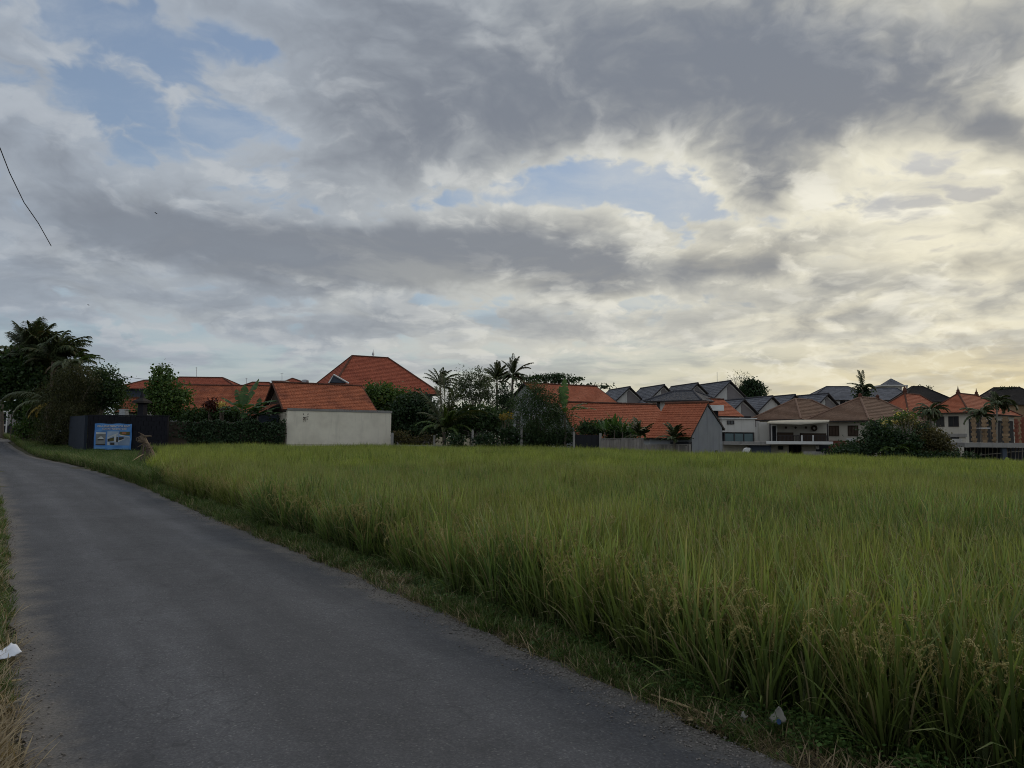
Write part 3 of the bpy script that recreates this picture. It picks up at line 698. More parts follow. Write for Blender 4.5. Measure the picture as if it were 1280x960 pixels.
# ------------------------------------------------------------------ builders: houses
def frame(P0, yaw):
    """plan frame: u to the right along the front (yaw turns its right end away), v to the back"""
    c, s = math.cos(R(yaw)), math.sin(R(yaw)); x0, y0 = P0[0], P0[1]
    return lambda u, v, z: Vector((x0 + u * c - v * s, y0 + u * s + v * c, z))
def pz(x, y, P):
    """height seen at row y above the plan point P"""
    d = ray(x, y); return CAMZ + d.z * P[1] / d.y
def u_to_px(P0, yaw, x1):
    """length along the front from P0 until column x1"""
    d = ray(x1, 540.0); k = d.x / d.y; c, s = math.cos(R(yaw)), math.sin(R(yaw))
    return (k * P0[1] - P0[0]) / (c - k * s)
def tiles(mb, e0, e1, r1, r0, course=.34, tile=.30, step=.03, wave=.022, seed=0, mi=0):
    """one roof slope of stepped, waved tiles: eave e0-e1, ridge r0-r1 (seen from outside e0 is left)"""
    e0, e1, r0, r1 = map(Vector, (e0, e1, r0, r1)); rnd = random.Random(seed)
    U = (e1 - e0); LU = U.length; U = U / LU
    mid = ((r0 + r1) / 2 - (e0 + e1) / 2); S = mid - U * mid.dot(U); LS = S.length; S = S / LS
    Nn = U.cross(S).normalized()
    a1 = (r0 - e0).dot(U); b1 = (r1 - e0).dot(U)
    nr = max(3, int(round(LS / course))); nt = max(2, int(round(LU / tile)))
    def pt(u, t, h): return e0 + U * u + S * (LS * t) + Nn * h
    for i in range(nr):
        t0, t1 = i / nr, (i + 1) / nr
        lo0, hi0 = a1 * t0, LU + (b1 - LU) * t0; lo1, hi1 = a1 * t1, LU + (b1 - LU) * t1
        for j in range(nt):
            ua, ub = LU * j / nt, LU * (j + 1) / nt
            if ub <= min(lo0, lo1) or ua >= max(hi0, hi1): continue
            v = rnd.random(); jit = rnd.uniform(-.005, .006)
            for (x0, x1, h0, h1) in ((ua, (ua + ub) / 2, 0, wave), ((ua + ub) / 2, ub, wave, 0)) if wave else ((ua, ub, 0, 0),):
                cl = lambda u, lo, hi: min(max(u, lo), hi)
                p = [pt(cl(x0, lo0, hi0), t0, step + h0 + jit), pt(cl(x1, lo0, hi0), t0, step + h1 + jit), pt(cl(x1, lo1, hi1), t1, h1), pt(cl(x0, lo1, hi1), t1, h0)]
                if (p[1] - p[0]).length < 1e-4 and (p[2] - p[3]).length < 1e-4: continue
                mb.face(p, v, mi)
                mb.face([pt(cl(x0, lo0, hi0), t0, -.01), pt(cl(x1, lo0, hi0), t0, -.01), p[1], p[0]], v * .6, mi)
def slab(mb, poly, th=.10, off=-.015):
    """the boarding under a slope"""
    p = [Vector(q) for q in poly]; n = (p[1] - p[0]).cross(p[2] - p[1]).normalized()
    mb.prism([q + n * (off - th) for q in p], n * th)
def ridge_caps(root, segs, mat, r=.12, seed=0):
    mb = MB(); rnd = random.Random(seed)
    for a, b in segs:
        a, b = Vector(a), Vector(b); n = max(2, int((b - a).length / .45))
        for i in range(n):
            p, q = a.lerp(b, i / n), a.lerp(b, (i + 1.08) / n)
            mb.tube([p + Vector((0, 0, .02)), q + Vector((0, 0, .045))], [r * 1.08, r * .92], 6, rnd.random())
    return mb.build('ridge', mat, root)
def window(root, g, a0, a1, z0, z1, frame_mat, pane_mat, bars=1, f=.07, cross=False):
    """window on a wall face; g(a, d, z) gives the point a along the wall, d in front of it"""
    mb = MB()
    def bx(A0, A1, Z0, Z1, d0, d1):
        mb.hexa([g(A0, d1, Z0), g(A1, d1, Z0), g(A1, d0, Z0), g(A0, d0, Z0)], [g(A0, d1, Z1), g(A1, d1, Z1), g(A1, d0, Z1), g(A0, d0, Z1)])
    bx(a0, a1, z1 - f, z1, -.05, .07); bx(a0, a1, z0, z0 + f, -.05, .09)
    bx(a0, a0 + f, z0 + f, z1 - f, -.05, .065); bx(a1 - f, a1, z0 + f, z1 - f, -.05, .065)
    for i in range(bars):
        c = a0 + (a1 - a0) * (i + 1) / (bars + 1); bx(c - f * .4, c + f * .4, z0 + f, z1 - f, -.05, .055)
    w = mb.build('window', frame_mat, root)
    pb = MB(); q = [g(a0 + f * .6, .012, z0 + f * .6), g(a1 - f * .6, .012, z0 + f * .6), g(a1 - f * .6, .012, z1 - f * .6), g(a0 + f * .6, .012, z1 - f * .6)]
    pb.prism(q, g(a0, -.02, z0) - g(a0, .012, z0)); pb.build('pane', pane_mat, w)
    return w
def gable_house(name, label, cat, fr, L, D, z0, ze, zr, wall, roof, ridge, group=None, ohu=.35, ohv=.5, vr=None, zeb=None, tile=.30, course=.34, wave=.022, bargem=None, seed=1, wall_parts=True, soffit='fascia'):
    vr = D / 2 if vr is None else vr; zeb = ze if zeb is None else zeb
    root = thing(name, label, cat, fr(L / 2, D / 2, z0), group)
    w = MB(); prof = [(0, z0), (D, z0), (D, zeb), (vr, zr - .12), (0, ze)]
    w.prism([fr(0, v, z) for v, z in prof], fr(L, 0, 0) - fr(0, 0, 0)); w.build('wall', wall, root)
    sf = (zr - ze) / vr; sb = (zr - zeb) / (D - vr)
    e0, e1 = fr(-ohu, -ohv, ze - sf * ohv), fr(L + ohu, -ohv, ze - sf * ohv)
    r0, r1 = fr(-ohu, vr, zr), fr(L + ohu, vr, zr)
    b0, b1 = fr(-ohu, D + ohv, zeb - sb * ohv), fr(L + ohu, D + ohv, zeb - sb * ohv)
    up = Vector((0, 0, .10))
    t = MB(); tiles(t, e0 + up, e1 + up, r1 + up, r0 + up, course, tile, .03, wave, seed); tiles(t, b1 + up, b0 + up, r0 + up, r1 + up, course, tile, .03, wave, seed + 1)
    ro = t.build('roof', roof, root)
    for q in ([e0 + up, e1 + up, r1 + up, r0 + up], [b1 + up, b0 + up, r0 + up, r1 + up]):
        s = MB(); slab(s, q); s.build('eaves', M[soffit], root)
    if bargem:
        for a, b in ((e0, r0), (b0, r0), (e1, r1), (b1, r1)):
            bb = MB(); bb.tube([a + up * .7, b + up * .7], .085, 4); bb.build('barge_board', bargem, root)
    ridge_caps(root, [(r0 + up * 1.2, r1 + up * 1.2)], ridge, .11, seed)
    return root
def hip_house(name, label, cat, fr, L, D, z0, ze, zr, rl, wall, roof, ridge, group=None, oh=.7, tile=.30, course=.34, wave=.022, seed=1, rr_=None, kick=0.0, rv=None):
    """hip roof; rl, rr_ = inset of the ridge ends from the left and right wall"""
    rr_ = rl if rr_ is None else rr_; rv = D / 2 if rv is None else rv
    root = thing(name, label, cat, fr(L / 2, D / 2, z0), group)
    w = MB(); w.box(fr, 0, L, 0, D, z0, ze); w.build('wall', wall, root)
    s = (zr - ze) / rv; ze2 = ze - .12
    A, B, C_, D_ = fr(-oh, -oh, ze2), fr(L + oh, -oh, ze2), fr(L + oh, D + oh, ze2), fr(-oh, D + oh, ze2)
    r0, r1 = fr(rl, rv, zr), fr(L - rr_, rv, zr)
    up = Vector((0, 0, .10)); t = MB()
    for k, q in enumerate(((A, B, r1, r0), (B, C_, r1, r1), (C_, D_, r0, r1), (D_, A, r0, r0))):
        tiles(t, q[0] + up, q[1] + up, q[2] + up, q[3] + up, course, tile, .03, wave, seed + k)
    t.build('roof', roof, root)
    sb = MB(); sb.hexa([A, B, C_, D_], [A + up * .9, B + up * .9, C_ + up * .9, D_ + up * .9]); sb.build('eaves', M['fascia'], root)
    ridge_caps(root, [(r0 + up, r1 + up)] + [(p + up * 1.2, q + up) for p, q in ((A, r0), (B, r1), (C_, r1), (D_, r0))], ridge, .12, seed)
    root_r[root.name] = (r0 + up, r1 + up, (A + up, B + up, C_ + up, D_ + up))
    return root
root_r = {}
def part_box(name, mat, root, fr, u0, u1, v0, v1, z0, z1):
    mb = MB(); mb.box(fr, u0, u1, v0, v1, z0, z1); return mb.build(name, mat, root)

# ------------------------------------------------------------------ builders: plants
def leaf_quads(P, size, r, droop=.3, slim=.42):
    """a folded leaf at each point"""
    n = len(P); d = r.normal(size=(n, 3)); d[:, 2] -= droop; d /= np.linalg.norm(d, axis=1)[:, None]
    w = np.cross(d, r.normal(size=(n, 3))); w /= np.linalg.norm(w, axis=1)[:, None] + 1e-9
    s = (size * r.uniform(.55, 1.35, n))[:, None]; nn = np.cross(d, w) * s * .12
    V = np.stack([P, P + d * s * .45 + w * s * slim + nn, P + d * s, P + d * s * .45 - w * s * slim + nn], 1).reshape(-1, 3)
    return V, (np.arange(n)[:, None] * 4 + np.arange(4)[None])
def crown_points(ells, per_m, leaves, r, spread=.34, hollow=.55, zs=.7):
    """clumps in ellipsoids (centre, radii); returns clump centres, leaf points and a value per leaf"""
    C0, Pp, Vv = [], [], []
    for (c, rad) in ells:
        vol = max(1.0, rad[0] * rad[1] + rad[0] * rad[2] + rad[1] * rad[2]) * 4.2
        n = max(5, int(vol * per_m))
        d = r.normal(size=(n, 3)); d /= np.linalg.norm(d, axis=1)[:, None]
        q = hollow + (1 - hollow) * r.uniform(0, 1, n) ** .5
        q = q * (1 + .16 * np.sin(d[:, 0] * 5 + c[0]) * np.sin(d[:, 2] * 6 + c[1]) + r.normal(0, .07, n))
        cc = np.array(c) + d * q[:, None] * np.array(rad)
        C0.append(cc)
        for k in range(n):
            m = int(leaves * r.uniform(.4, 1.5)); sp = spread * r.uniform(.6, 1.4)
            p = cc[k] + r.normal(size=(m, 3)) * sp * np.array([1, 1, zs])
            Pp.append(p); Vv.append(np.clip(r.uniform(0, .75) + r.normal(0, .17, m), 0, 1))
    return np.concatenate(C0), np.concatenate(Pp), np.concatenate(Vv)
def px_ells(Y, lst, depth=.9):
    """ellipsoids given as seen: column, row, half width, half height (pixels of the photograph) at distance Y"""
    out = []
    for e in lst:
        x, y, rx, ry = e[:4]; dy = e[4] if len(e) > 4 else 0.0
        c = at(x, y, Y + dy); k = (Y + dy) / FPX
        out.append((tuple(c), (rx * k, max(rx, ry) * k * depth, ry * k)))
    return out
def tree(name, label, cat, Y, base_x, ells, leaf_mat, bark, leaf=.22, per_m=1.1, leaves=34, trunk_r=.14, seed=1, group=None, spread=.34, limbs=14, slim=.42, droop=.3, depth=.9, bend=.25, zbase=None, stems=1, hollow=.55, zs=.7):
    r = np.random.default_rng(seed); E = px_ells(Y, ells, depth)
    b = at(base_x, 540, Y); b.z = tz(b.x, b.y) - .05 if zbase is None else zbase
    root = thing(name, label, cat, b, group)
    CC, Pp, Vv = crown_points(E, per_m * 1.5, leaves * 1.7, r, spread, hollow, zs)
    keep = Pp[:, 2] > b.z + .02; Pp, Vv = Pp[keep], Vv[keep]
    V, F = leaf_quads(Pp, leaf, r, droop, slim)
    np_obj('crown', V, F, leaf_mat, root, var=Vv)
    tb = MB(); tops = [Vector(e[0]) for e in E]; mean = sum(tops, Vector()) / len(tops)
    for st in range(stems):
        off = Vector((r.uniform(-.5, .5), r.uniform(-.4, .4), 0)) * (stems > 1) * 1.2
        b2 = b + off
        low = min(t.z for t in tops); fork = b2.lerp(mean + off, .55); fork.z = b.z + (low - b.z) * .62
        fork += Vector((r.uniform(-bend, bend), r.uniform(-bend, bend), 0))
        tb.tube([b2, b2.lerp(fork, .5) + Vector((r.uniform(-.08, .08), 0, 0)), fork], [trunk_r * 1.15, trunk_r, trunk_r * .85], 7)
        idx = r.choice(len(CC), min(limbs, len(CC)), replace=False)
        for i in idx:
            e = Vector(CC[i]); m_ = fork.lerp(e, .5) + Vector((r.uniform(-.15, .15), r.uniform(-.15, .15), (e - fork).length * .10))
            tb.tube([fork, m_, e], [trunk_r * .55, trunk_r * .32, trunk_r * .1], 5, cap=False)
    tb.build('trunk', bark, root)
    return root
def frond_arrays(p0, azim, elev, length, curve, r, leaflet=.55, n=26, width=.045, hang=.6, twist=0.0, wind=0.0):
    """feather frond: stalk curving from elev downwards, leaflets on both sides"""
    k = 16; pts = []; p = np.array(p0, dtype=float); e = elev; a = azim
    for i in range(k):
        pts.append(p.copy()); p = p + length / (k - 1) * np.array([math.cos(e) * math.cos(a), math.cos(e) * math.sin(a), math.sin(e)])
        e -= curve / (k - 1) * (0.5 + 1.2 * i / k); a += wind / (k - 1) * math.sin(-a) if wind else 0
    pts = np.array(pts); V = []; F = []; var = []; q = 0
    side = np.array([-math.sin(azim), math.cos(azim), 0.0])
    for i in range(k - 1):                                     # the stalk, a thin three-sided strip
        w0 = .035 * length / 3 * (1 - i / k) + .006; w1 = .035 * length / 3 * (1 - (i + 1) / k) + .006
        for sgn in ((side, np.array([0, 0, 1.0])), (np.array([0, 0, 1.0]), -side)):
            V += [pts[i] + sgn[0] * w0, pts[i + 1] + sgn[0] * w1, pts[i + 1] + sgn[1] * w1, pts[i] + sgn[1] * w0]; F.append([q, q + 1, q + 2, q + 3]); var.append(.9); q += 4
    for s in (-1, 1):
        for j in range(n):
            f = .14 + .86 * (j + r.uniform(-.3, .3)) / n; f = min(max(f, .02), .995) * (k - 1); i = min(int(f), k - 2); b = pts[i] + (pts[i + 1] - pts[i]) * (f - i)
            tdir = pts[i + 1] - pts[i]; tdir = tdir / np.linalg.norm(tdir); g = f / (k - 1)
            L = leaflet * math.sin(math.pi * (.12 + .83 * g)) ** .7 * r.uniform(.8, 1.12)
            d = tdir * (.55 + .5 * g) + side * s * (.85 - .35 * g) + np.array([0, 0, .18]); d = d / np.linalg.norm(d)
            h = hang * r.uniform(.6, 1.25); d2 = d + np.array([0, 0, -h]); d2 = d2 / np.linalg.norm(d2)
            d3 = d + np.array([0, 0, -2.1 * h]); d3 = d3 / np.linalg.norm(d3)
            m_ = b + d * L * .35; m2 = m_ + d2 * L * .35; tip = m2 + d3 * L * .35
            w_ = np.cross(d, np.array([0, 0, 1.0])); w_ = w_ / (np.linalg.norm(w_) + 1e-9) * width * .5 + np.array([0, 0, width * .22])
            vv = r.uniform(0, 1)
            V += [b - w_ * .5, b + w_ * .5, m_ + w_, m_ - w_]; F.append([q, q + 1, q + 2, q + 3]); q += 4
            V += [m_ - w_, m_ + w_, m2 + w_ * .8, m2 - w_ * .8]; F.append([q, q + 1, q + 2, q + 3]); q += 4
            V += [m2 - w_ * .8, m2 + w_ * .8, tip + w_ * .06, tip - w_ * .06]; F.append([q, q + 1, q + 2, q + 3]); q += 4
            var += [vv] * 3
    return np.array(V), np.array(F), np.array(var)
def palm(name, label, Y, base_x, cx, cyy, fronds, mat, trunk_r=.16, seed=1, group=None, cat='palm tree', leaflet=.5, n=26, hang=.6, mats=None, zbase=None, bark=None, wind=0.0, width=.045, lean=0.0, dens=2):
    """fronds: list of (azimuth deg, start elevation deg, length m, curve)"""
    r = np.random.default_rng(seed); top = at(cx, cyy, Y); b = at(base_x, 540, Y); b.z = tz(b.x, b.y) - .05 if zbase is None else zbase
    root = thing(name, label, cat, b, group)
    tb = MB(); pts = []
    for i in range(9):
        f = i / 8; p = b.lerp(top, f); p.x += lean * math.sin(f * math.pi); pts.append(p)
    tb.tube(pts, [trunk_r * (1.35 - .5 * min(1, f_ * 3) - .12 * f_) for f_ in [i / 8 for i in range(9)]], 8); tb.build('trunk', bark or M['palm_bark'], root)
    full = []
    for i, fd in enumerate(fronds):
        full.append((i, fd))
        for q in range(dens - 1): full.append((i, (fd[0] + r.uniform(14, 34) * r.choice((-1, 1)), fd[1] + r.uniform(-12, 8), fd[2] * r.uniform(.78, 1.0), fd[3] * r.uniform(.9, 1.4)) + tuple(fd[4:])))
    for i, fd in full:
        a, e, L, c = fd[:4]; mt = (mats[i] if mats else None) or mat
        if len(fd) > 4: mt = fd[4]
        V, F, va = frond_arrays(top + Vector((0, 0, .05)), R(a), R(e), L, c, r, leaflet * L / 3.0, n, width * 1.5, hang, wind=wind)
        np_obj('frond', V, F, mt, root, var=va)
    return root
def ring(n, elevs, L, curve, seed, a0=0, jit=14):
    r = random.Random(seed); out = []
    for i in range(n):
        out.append((a0 + 360.0 * i / n * 1.0 + r.uniform(-jit, jit), r.choice(elevs) + r.uniform(-8, 8), L * r.uniform(.8, 1.12), curve * r.uniform(.8, 1.25)))
    return out
def broad_leaf(p0, azim, elev, L, W_, curve, r, torn=.5, stalk=.25):
    k = 15; pts = []; p = np.array(p0, dtype=float); e = elev
    for i in range(k):
        pts.append(p.copy()); p = p + L / (k - 1) * np.array([math.cos(e) * math.cos(azim), math.cos(e) * math.sin(azim), math.sin(e)])
        e -= curve / (k - 1) * (.3 + 1.4 * i / k)
    side = np.array([-math.sin(azim), math.cos(azim), 0.0]); V = []; F = []; var = []; q = 0
    for i in range(k - 1):
        f0, f1 = i / (k - 1), (i + 1) / (k - 1)
        def wd(f): return (.03 if f < stalk else max(.015, math.sin(math.pi * min(1, (f - stalk) / (1 - stalk) * .93 + .07)) ** .55)) * W_ / 2
        w0, w1 = wd(f0), wd(f1)
        t = pts[i + 1] - pts[i]; t /= np.linalg.norm(t); nrm = np.cross(t, side); 
        for s in (-1, 1):
            sag = np.array([0, 0, -1.0]) * r.uniform(.05, .25 + torn * .5); g = r.uniform(.0, .22) * torn
            o0 = side * s * w0 + sag * w0 + nrm * 0 ; o1 = side * s * w1 * (1 - g) + sag * w1
            V += [pts[i], pts[i] + o0 * (1 - g * .5), pts[i + 1] - t * L / (k - 1) * g * .8 + o1, pts[i + 1]]; F.append([q, q + 1, q + 2, q + 3]); var.append(min(1, max(0, r.normal(.5, .2)))); q += 4
    return np.array(V), np.array(F), np.array(var)
def banana(name, label, Y, base_x, cx, cyy, leaves, mat, seed=1, group=None, trunk_r=.11, W_=.55, zbase=None, cat='banana plant'):
    """leaves: (azimuth deg, elevation deg, length, curve)"""
    r = np.random.default_rng(seed); top = at(cx, cyy, Y); b = at(base_x, 540, Y); b.z = tz(b.x, b.y) - .05 if zbase is None else zbase
    root = thing(name, label, cat, b, group)
    tb = MB(); tb.tube([b, b.lerp(top, .5), top], [trunk_r * 1.3, trunk_r, trunk_r * .6], 8); tb.build('stem', M['leaf_olive'] if False else M['palm_bark'], root)
    for lf in leaves:
        a, e, L, c = lf[:4]; mt = lf[4] if len(lf) > 4 else mat
        L *= (1.22 if name == 'banana_plant' else 1.0); V, F, va = broad_leaf(top + Vector((r.uniform(-.1, .1), r.uniform(-.1, .1), r.uniform(-.25, .1))), R(a), R(e), L, W_ * L / 2, c, r)
        np_obj('leaf', V, F, mt, root, var=va)
    return root
def bush(name, label, Y, ells, mat, leaf=.16, per_m=1.6, leaves=30, seed=1, group=None, cat='bush', spread=.28, slim=.42, depth=.9, droop=.1, stem=True, hollow=.45):
    r = np.random.default_rng(seed); E = px_ells(Y, ells, depth)
    c0 = Vector(E[0][0]); b = Vector((c0.x, c0.y, tz(c0.x, c0.y)))
    root = thing(name, label, cat, b, group)
    CC, Pp, Vv = crown_points(E, per_m * 1.4, leaves * 1.6, r, spread, hollow); k = Pp[:, 2] > b.z; Pp, Vv = Pp[k], Vv[k]
    V, F = leaf_quads(Pp, leaf, r, droop, slim); np_obj('foliage', V, F, mat, root, var=Vv)
    tb = MB()
    for i in r.choice(len(CC), min(10, len(CC)), replace=False):
        e = Vector(CC[i]); s0 = Vector((b.x + (e.x - b.x) * .45, b.y + (e.y - b.y) * .45, b.z)); tb.tube([s0, s0.lerp(e, .6) + Vector((0, 0, .1)), e], [.05, .035, .012], 5, cap=False)
    tb.build('stem', M['bark'], root)
    return root

# ------------------------------------------------------------------ the houses beyond the field
def plan(x, Y): d = ray(x, 545.0); return (d.x / d.y * Y, Y)
def pbox(mb, x0, x1, y0, y1, Y, depth, var=0.5, mi=0):
    """box whose front, Y metres ahead, is seen between columns x0-x1 and rows y0 (top) - y1"""
    xm, ym = (x0 + x1) / 2, (y0 + y1) / 2
    X0, X1 = at(x0, ym, Y).x, at(x1, ym, Y).x; z1, z0 = at(xm, y0, Y).z, at(xm, y1, Y).z
    mb.box(lambda u, v, z: Vector((u, v, z)), X0, X1, Y, Y + depth, z0, z1, var, mi); return X0, X1, z0, z1
def face_front(fr): return lambda a, d, z: fr(a, -d, z)
def face_side(fr): return lambda a, d, z: fr(-d, a, z)
def near_corner(cx, Y, yaw, left):
    P1 = plan(cx, Y); c, s = math.cos(R(yaw)), math.sin(R(yaw)); dl = ray(left, 545.0); k = dl.x / dl.y
    L = (P1[0] - k * P1[1]) / (c - k * s); return P1, L, (P1[0] - L * c, P1[1] - L * s)

# white walled outbuilding
P0 = plan(358, 60); fr = frame(P0, 30); Lw = u_to_px(P0, 30, 487.5); Lr = u_to_px(P0, 30, 464)
h = gable_house('outbuilding', 'low outbuilding with long blank white wall and orange tiled gable roof', 'house', fr, Lr, 8.4, -.3, pz(400, 511, P0) - .02, pz(335, 479, (0, 63.6)) - .05, M['white'], M['roof_orange'], M['ridge_dark'], ohu=.42, ohv=.28, tile=.24, course=.29, wave=.03, bargem=M['ridge_dark'], seed=3)
zt = pz(400, 513.5, P0)
part_box('side_wall', M['white'], h, fr, -.02, Lw, -.24, -.02, -.3, zt)
part_box('plinth', M['white'], h, fr, .0, Lw + .12, -.30, -.243, -.3, .87)
part_box('base_groove', M['dark'], h, fr, .0, Lw, -.247, -.2385, .872, .892)
part_box('wall_cap', M['concrete'], h, fr, -.06, Lw + .06, -.30, .06, zt + .003, zt + .2)
lean = MB(); e0, e1 = fr(-2.2, 2.4, 3.3), fr(-2.2, 6.8, 3.3); r0_, r1_ = fr(-.2, 2.4, 4.35), fr(-.2, 6.8, 4.35)
tiles(lean, e1, e0, r0_, r1_, .29, .24, .03, .03, 9); lean.build('lean_to_roof', M['roof_orange'], h)
part_box('lean_to_wall', M['blue_wall'], h, fr, -1.7, -.02, 2.8, 6.4, -.3, 3.35)
g = MB(); g.prism([fr(-.05, v, z) for v, z in ((.3, zt - .1), (8.1, zt - .1), (4.2, 6.05))], fr(-.02, 0, 0) - fr(-.05, 0, 0)); g.build('gable_panel', M['dark_wood'], h)
# thin dead creeper on the white wall
cr = MB(); q0 = fr(1.35, -.26, zt - .55); rn = random.Random(5)
for k in range(9):
    a = rn.uniform(0, 6.28); l = rn.uniform(.15, .42); q1 = q0 + Vector((math.cos(a) * l, -.01, math.sin(a) * l)); cr.tube([q0, q0.lerp(q1, .5) + Vector((.03, -.02, .02)), q1], .012, 4)
for k in range(14):
    p = q0 + Vector((rn.uniform(-.3, .3), -.02, rn.uniform(-.35, .3))); cr.face([p, p + Vector((.07, 0, .03)), p + Vector((.09, -.01, .1)), p + Vector((.0, 0, .07))], rn.random())
tag(cr.build('dead_creeper', M['dark_wood']), 'small dark dead creeper clinging to the blank white wall', 'plant')
# small things on the roofs behind it
hb = hip_house('small_house', 'tiny orange roof peak behind the ridge of the white outbuilding', 'house', frame(plan(355, 96), 25), 2.3, 4, 4, pz(360, 480, (0, 96)), pz(369, 473.5, (0, 97)), 1.1, M['pale_grey'], M['roof_red'], M['ridge_dark'], seed=4)
cb = MB(); pbox(cb, 339, 357, 475.6, 477.2, 88, 3); pbox(cb, 347, 349, 477, 486, 88.2, .15)
tag(cb.build('roof_canopy', M['tin']), 'thin grey roof canopy just above the white outbuilding ridge', 'canopy')
wt_ = MB(); Pq = at(381.5, 478, 84); wt_.tube([Pq + Vector((0, 0, z)) for z in (-3.2, -.42, -.4, .22, .3, .34)], [.03, .03, .4, .4, .33, .08], 12); tag(wt_.build('water_tank', M['metal']), 'small grey water tank beside the big red hip roof', 'water tank')

# big hip roofed house
P0 = plan(419, 80); fr = frame(P0, 28)
h = hip_house('hip_house', 'tall house with the biggest red hip roof above the trees', 'house', fr, 11.4, 14, .3, pz(480, 489, P0), pz(460, 447, (0, 86.5)), 3.05, M['concrete'], M['roof_red'], M['ridge_dark'], rr_=3.9, rv=5.0, oh=.85, tile=.26, course=.30, seed=11)
ra, rb, cs_ = root_r[h.name]
# dormer with a pale frame on the left hip
dm = MB(); A_ = at(414, 478, 77.5); 
dm.prism([at(412, 478, 77.8), at(434, 478.5, 77.8), at(417, 468.5, 77.8)], Vector((-.6, 1.6, 0))); d_ = dm.build('dormer', M['blue_wall'], h)
dm = MB(); dm.tube([at(411, 478.5, 77.6), at(417, 468.2, 77.6), at(436, 479, 77.6)], .09, 4); dm.build('dormer_trim', M['white_trim'], d_)
fn = MB(); q = ra.lerp(rb, .58); fn.tube([q + Vector((0, 0, z)) for z in (0, .22, .3, .55, .62, 1.0)], [.05, .05, .16, .12, .05, .01], 6); fn.build('finial', M['metal'], h)
for (a0, a1) in ((2.2, 3.6), (5.6, 7.2)): window(h, face_front(fr), a0, a1, 3.4, 5.4, M['white_trim'], M['glass'])

# orange roofs behind the hedge on the left
P0 = plan(204, 92); fr = frame(P0, 4)
hip_house('long_house', 'long low house with upper orange roof behind the dark hedge', 'house', fr, 8.6, 7, .5, pz(250, 484.5, P0), pz(250, 473, (0, 95.5)), .4, M['pale_grey'], M['roof_red'], M['ridge_dark'], rr_=2.6, oh=.5, tile=.28, course=.32, seed=21)
P0 = plan(196, 79); fr = frame(P0, 2)
gable_house('tiled_hall', 'broad orange tiled slope directly above the ivy wall and banana', 'house', fr, 12.2, 11, 0, pz(260, 516, P0), pz(260, 483, (0, 84.5)), M['pale_grey'], M['roof_orange'], M['ridge_dark'], ohu=.3, ohv=.4, tile=.25, course=.30, wave=.03, seed=22)
P0 = plan(296, 97); fr = frame(P0, 6)
hip_house('back_house', 'narrow orange hip roof between banana and white outbuilding', 'house', fr, 4.6, 5, .5, pz(315, 487, P0), pz(315, 479, (0, 99.5)), 1.2, M['pale_grey'], M['roof_red'], M['ridge_dark'], oh=.5, seed=23)
P0 = plan(147, 86); fr = frame(P0, 8)
hip_house('grey_walled_house', 'house with grey upper wall and small orange hip roof left of the round tree', 'house', fr, 5.2, 6, .5, pz(165, 485.5, P0), pz(170, 477, (0, 89)), 1.6, M['blue_wall'], M['roof_red'], M['ridge_dark'], oh=.45, seed=24)
P0 = plan(147, 70); fr = frame(P0, 6)
gable_house('shrine_pavilion', 'little pavilion with worn orange roof behind the black wall', 'pavilion', fr, 2.3, 3, 0, pz(160, 513.5, P0), pz(160, 499, (0, 71.5)), M['pale_grey'], M['roof_orange'], M['ridge_dark'], ohu=.25, ohv=.3, tile=.25, course=.28, seed=25)

# orange gable house with a pale gable wall, behind the trees in the middle
P0 = plan(682, 75); fr = frame(P0, 28)
h = gable_house('gable_house', 'white gabled house with smooth orange roof behind the bushes', 'house', fr, 9.2, 8.8, -.3, pz(720, 503.5, P0), pz(655, 480, (0, 78.5)), M['pale_grey'], M['roof_bright'], M['ridge_dark'], ohu=.25, ohv=.45, tile=.26, course=.30, wave=.012, bargem=M['fascia'], seed=31)
for a in (2.2, 5.4): window(h, face_side(fr), a, a + 1.1, 2.6, 4.0, M['white_trim'], M['glass'])
P0 = plan(723, 62); fr = frame(P0, 20)
gable_house('low_house', 'long low orange roof behind the broad leaved plants and panel fence', 'house', fr, 9.9, 8, -1, pz(790, 545, P0), pz(770, 505.5, (0, 66.5)), M['pale_grey'], M['roof_bright'], M['ridge_dark'], ohu=.2, ohv=.4, tile=.25, course=.29, wave=.02, seed=32)
# grey gable shed
c40, s40 = math.cos(R(-40)), math.sin(R(-40))
P0 = (12.5 - c40 * 3.3, 50 - s40 * 3.3); fr = frame(P0, -40)
h = gable_house('gable_shed', 'orange roofed shed with bare grey gable wall at the field edge', 'shed', fr, 3.3, 5, -1.2, 1.95, pz(882, 505.5, (0, 51.9)), M['grey_wall'], M['roof_bright'], M['ridge_dark'], ohu=.06, ohv=.42, zeb=2.55, tile=.22, course=.26, wave=.025, seed=33)
part_box('vent', M['dark'], h, fr, 3.302, 3.33, 3.7, 4.1, .55, .82)
part_box('lean_to', M['dark'], h, fr, 1.9, 3.29, -.5, -.005, -1.2, 1.45)

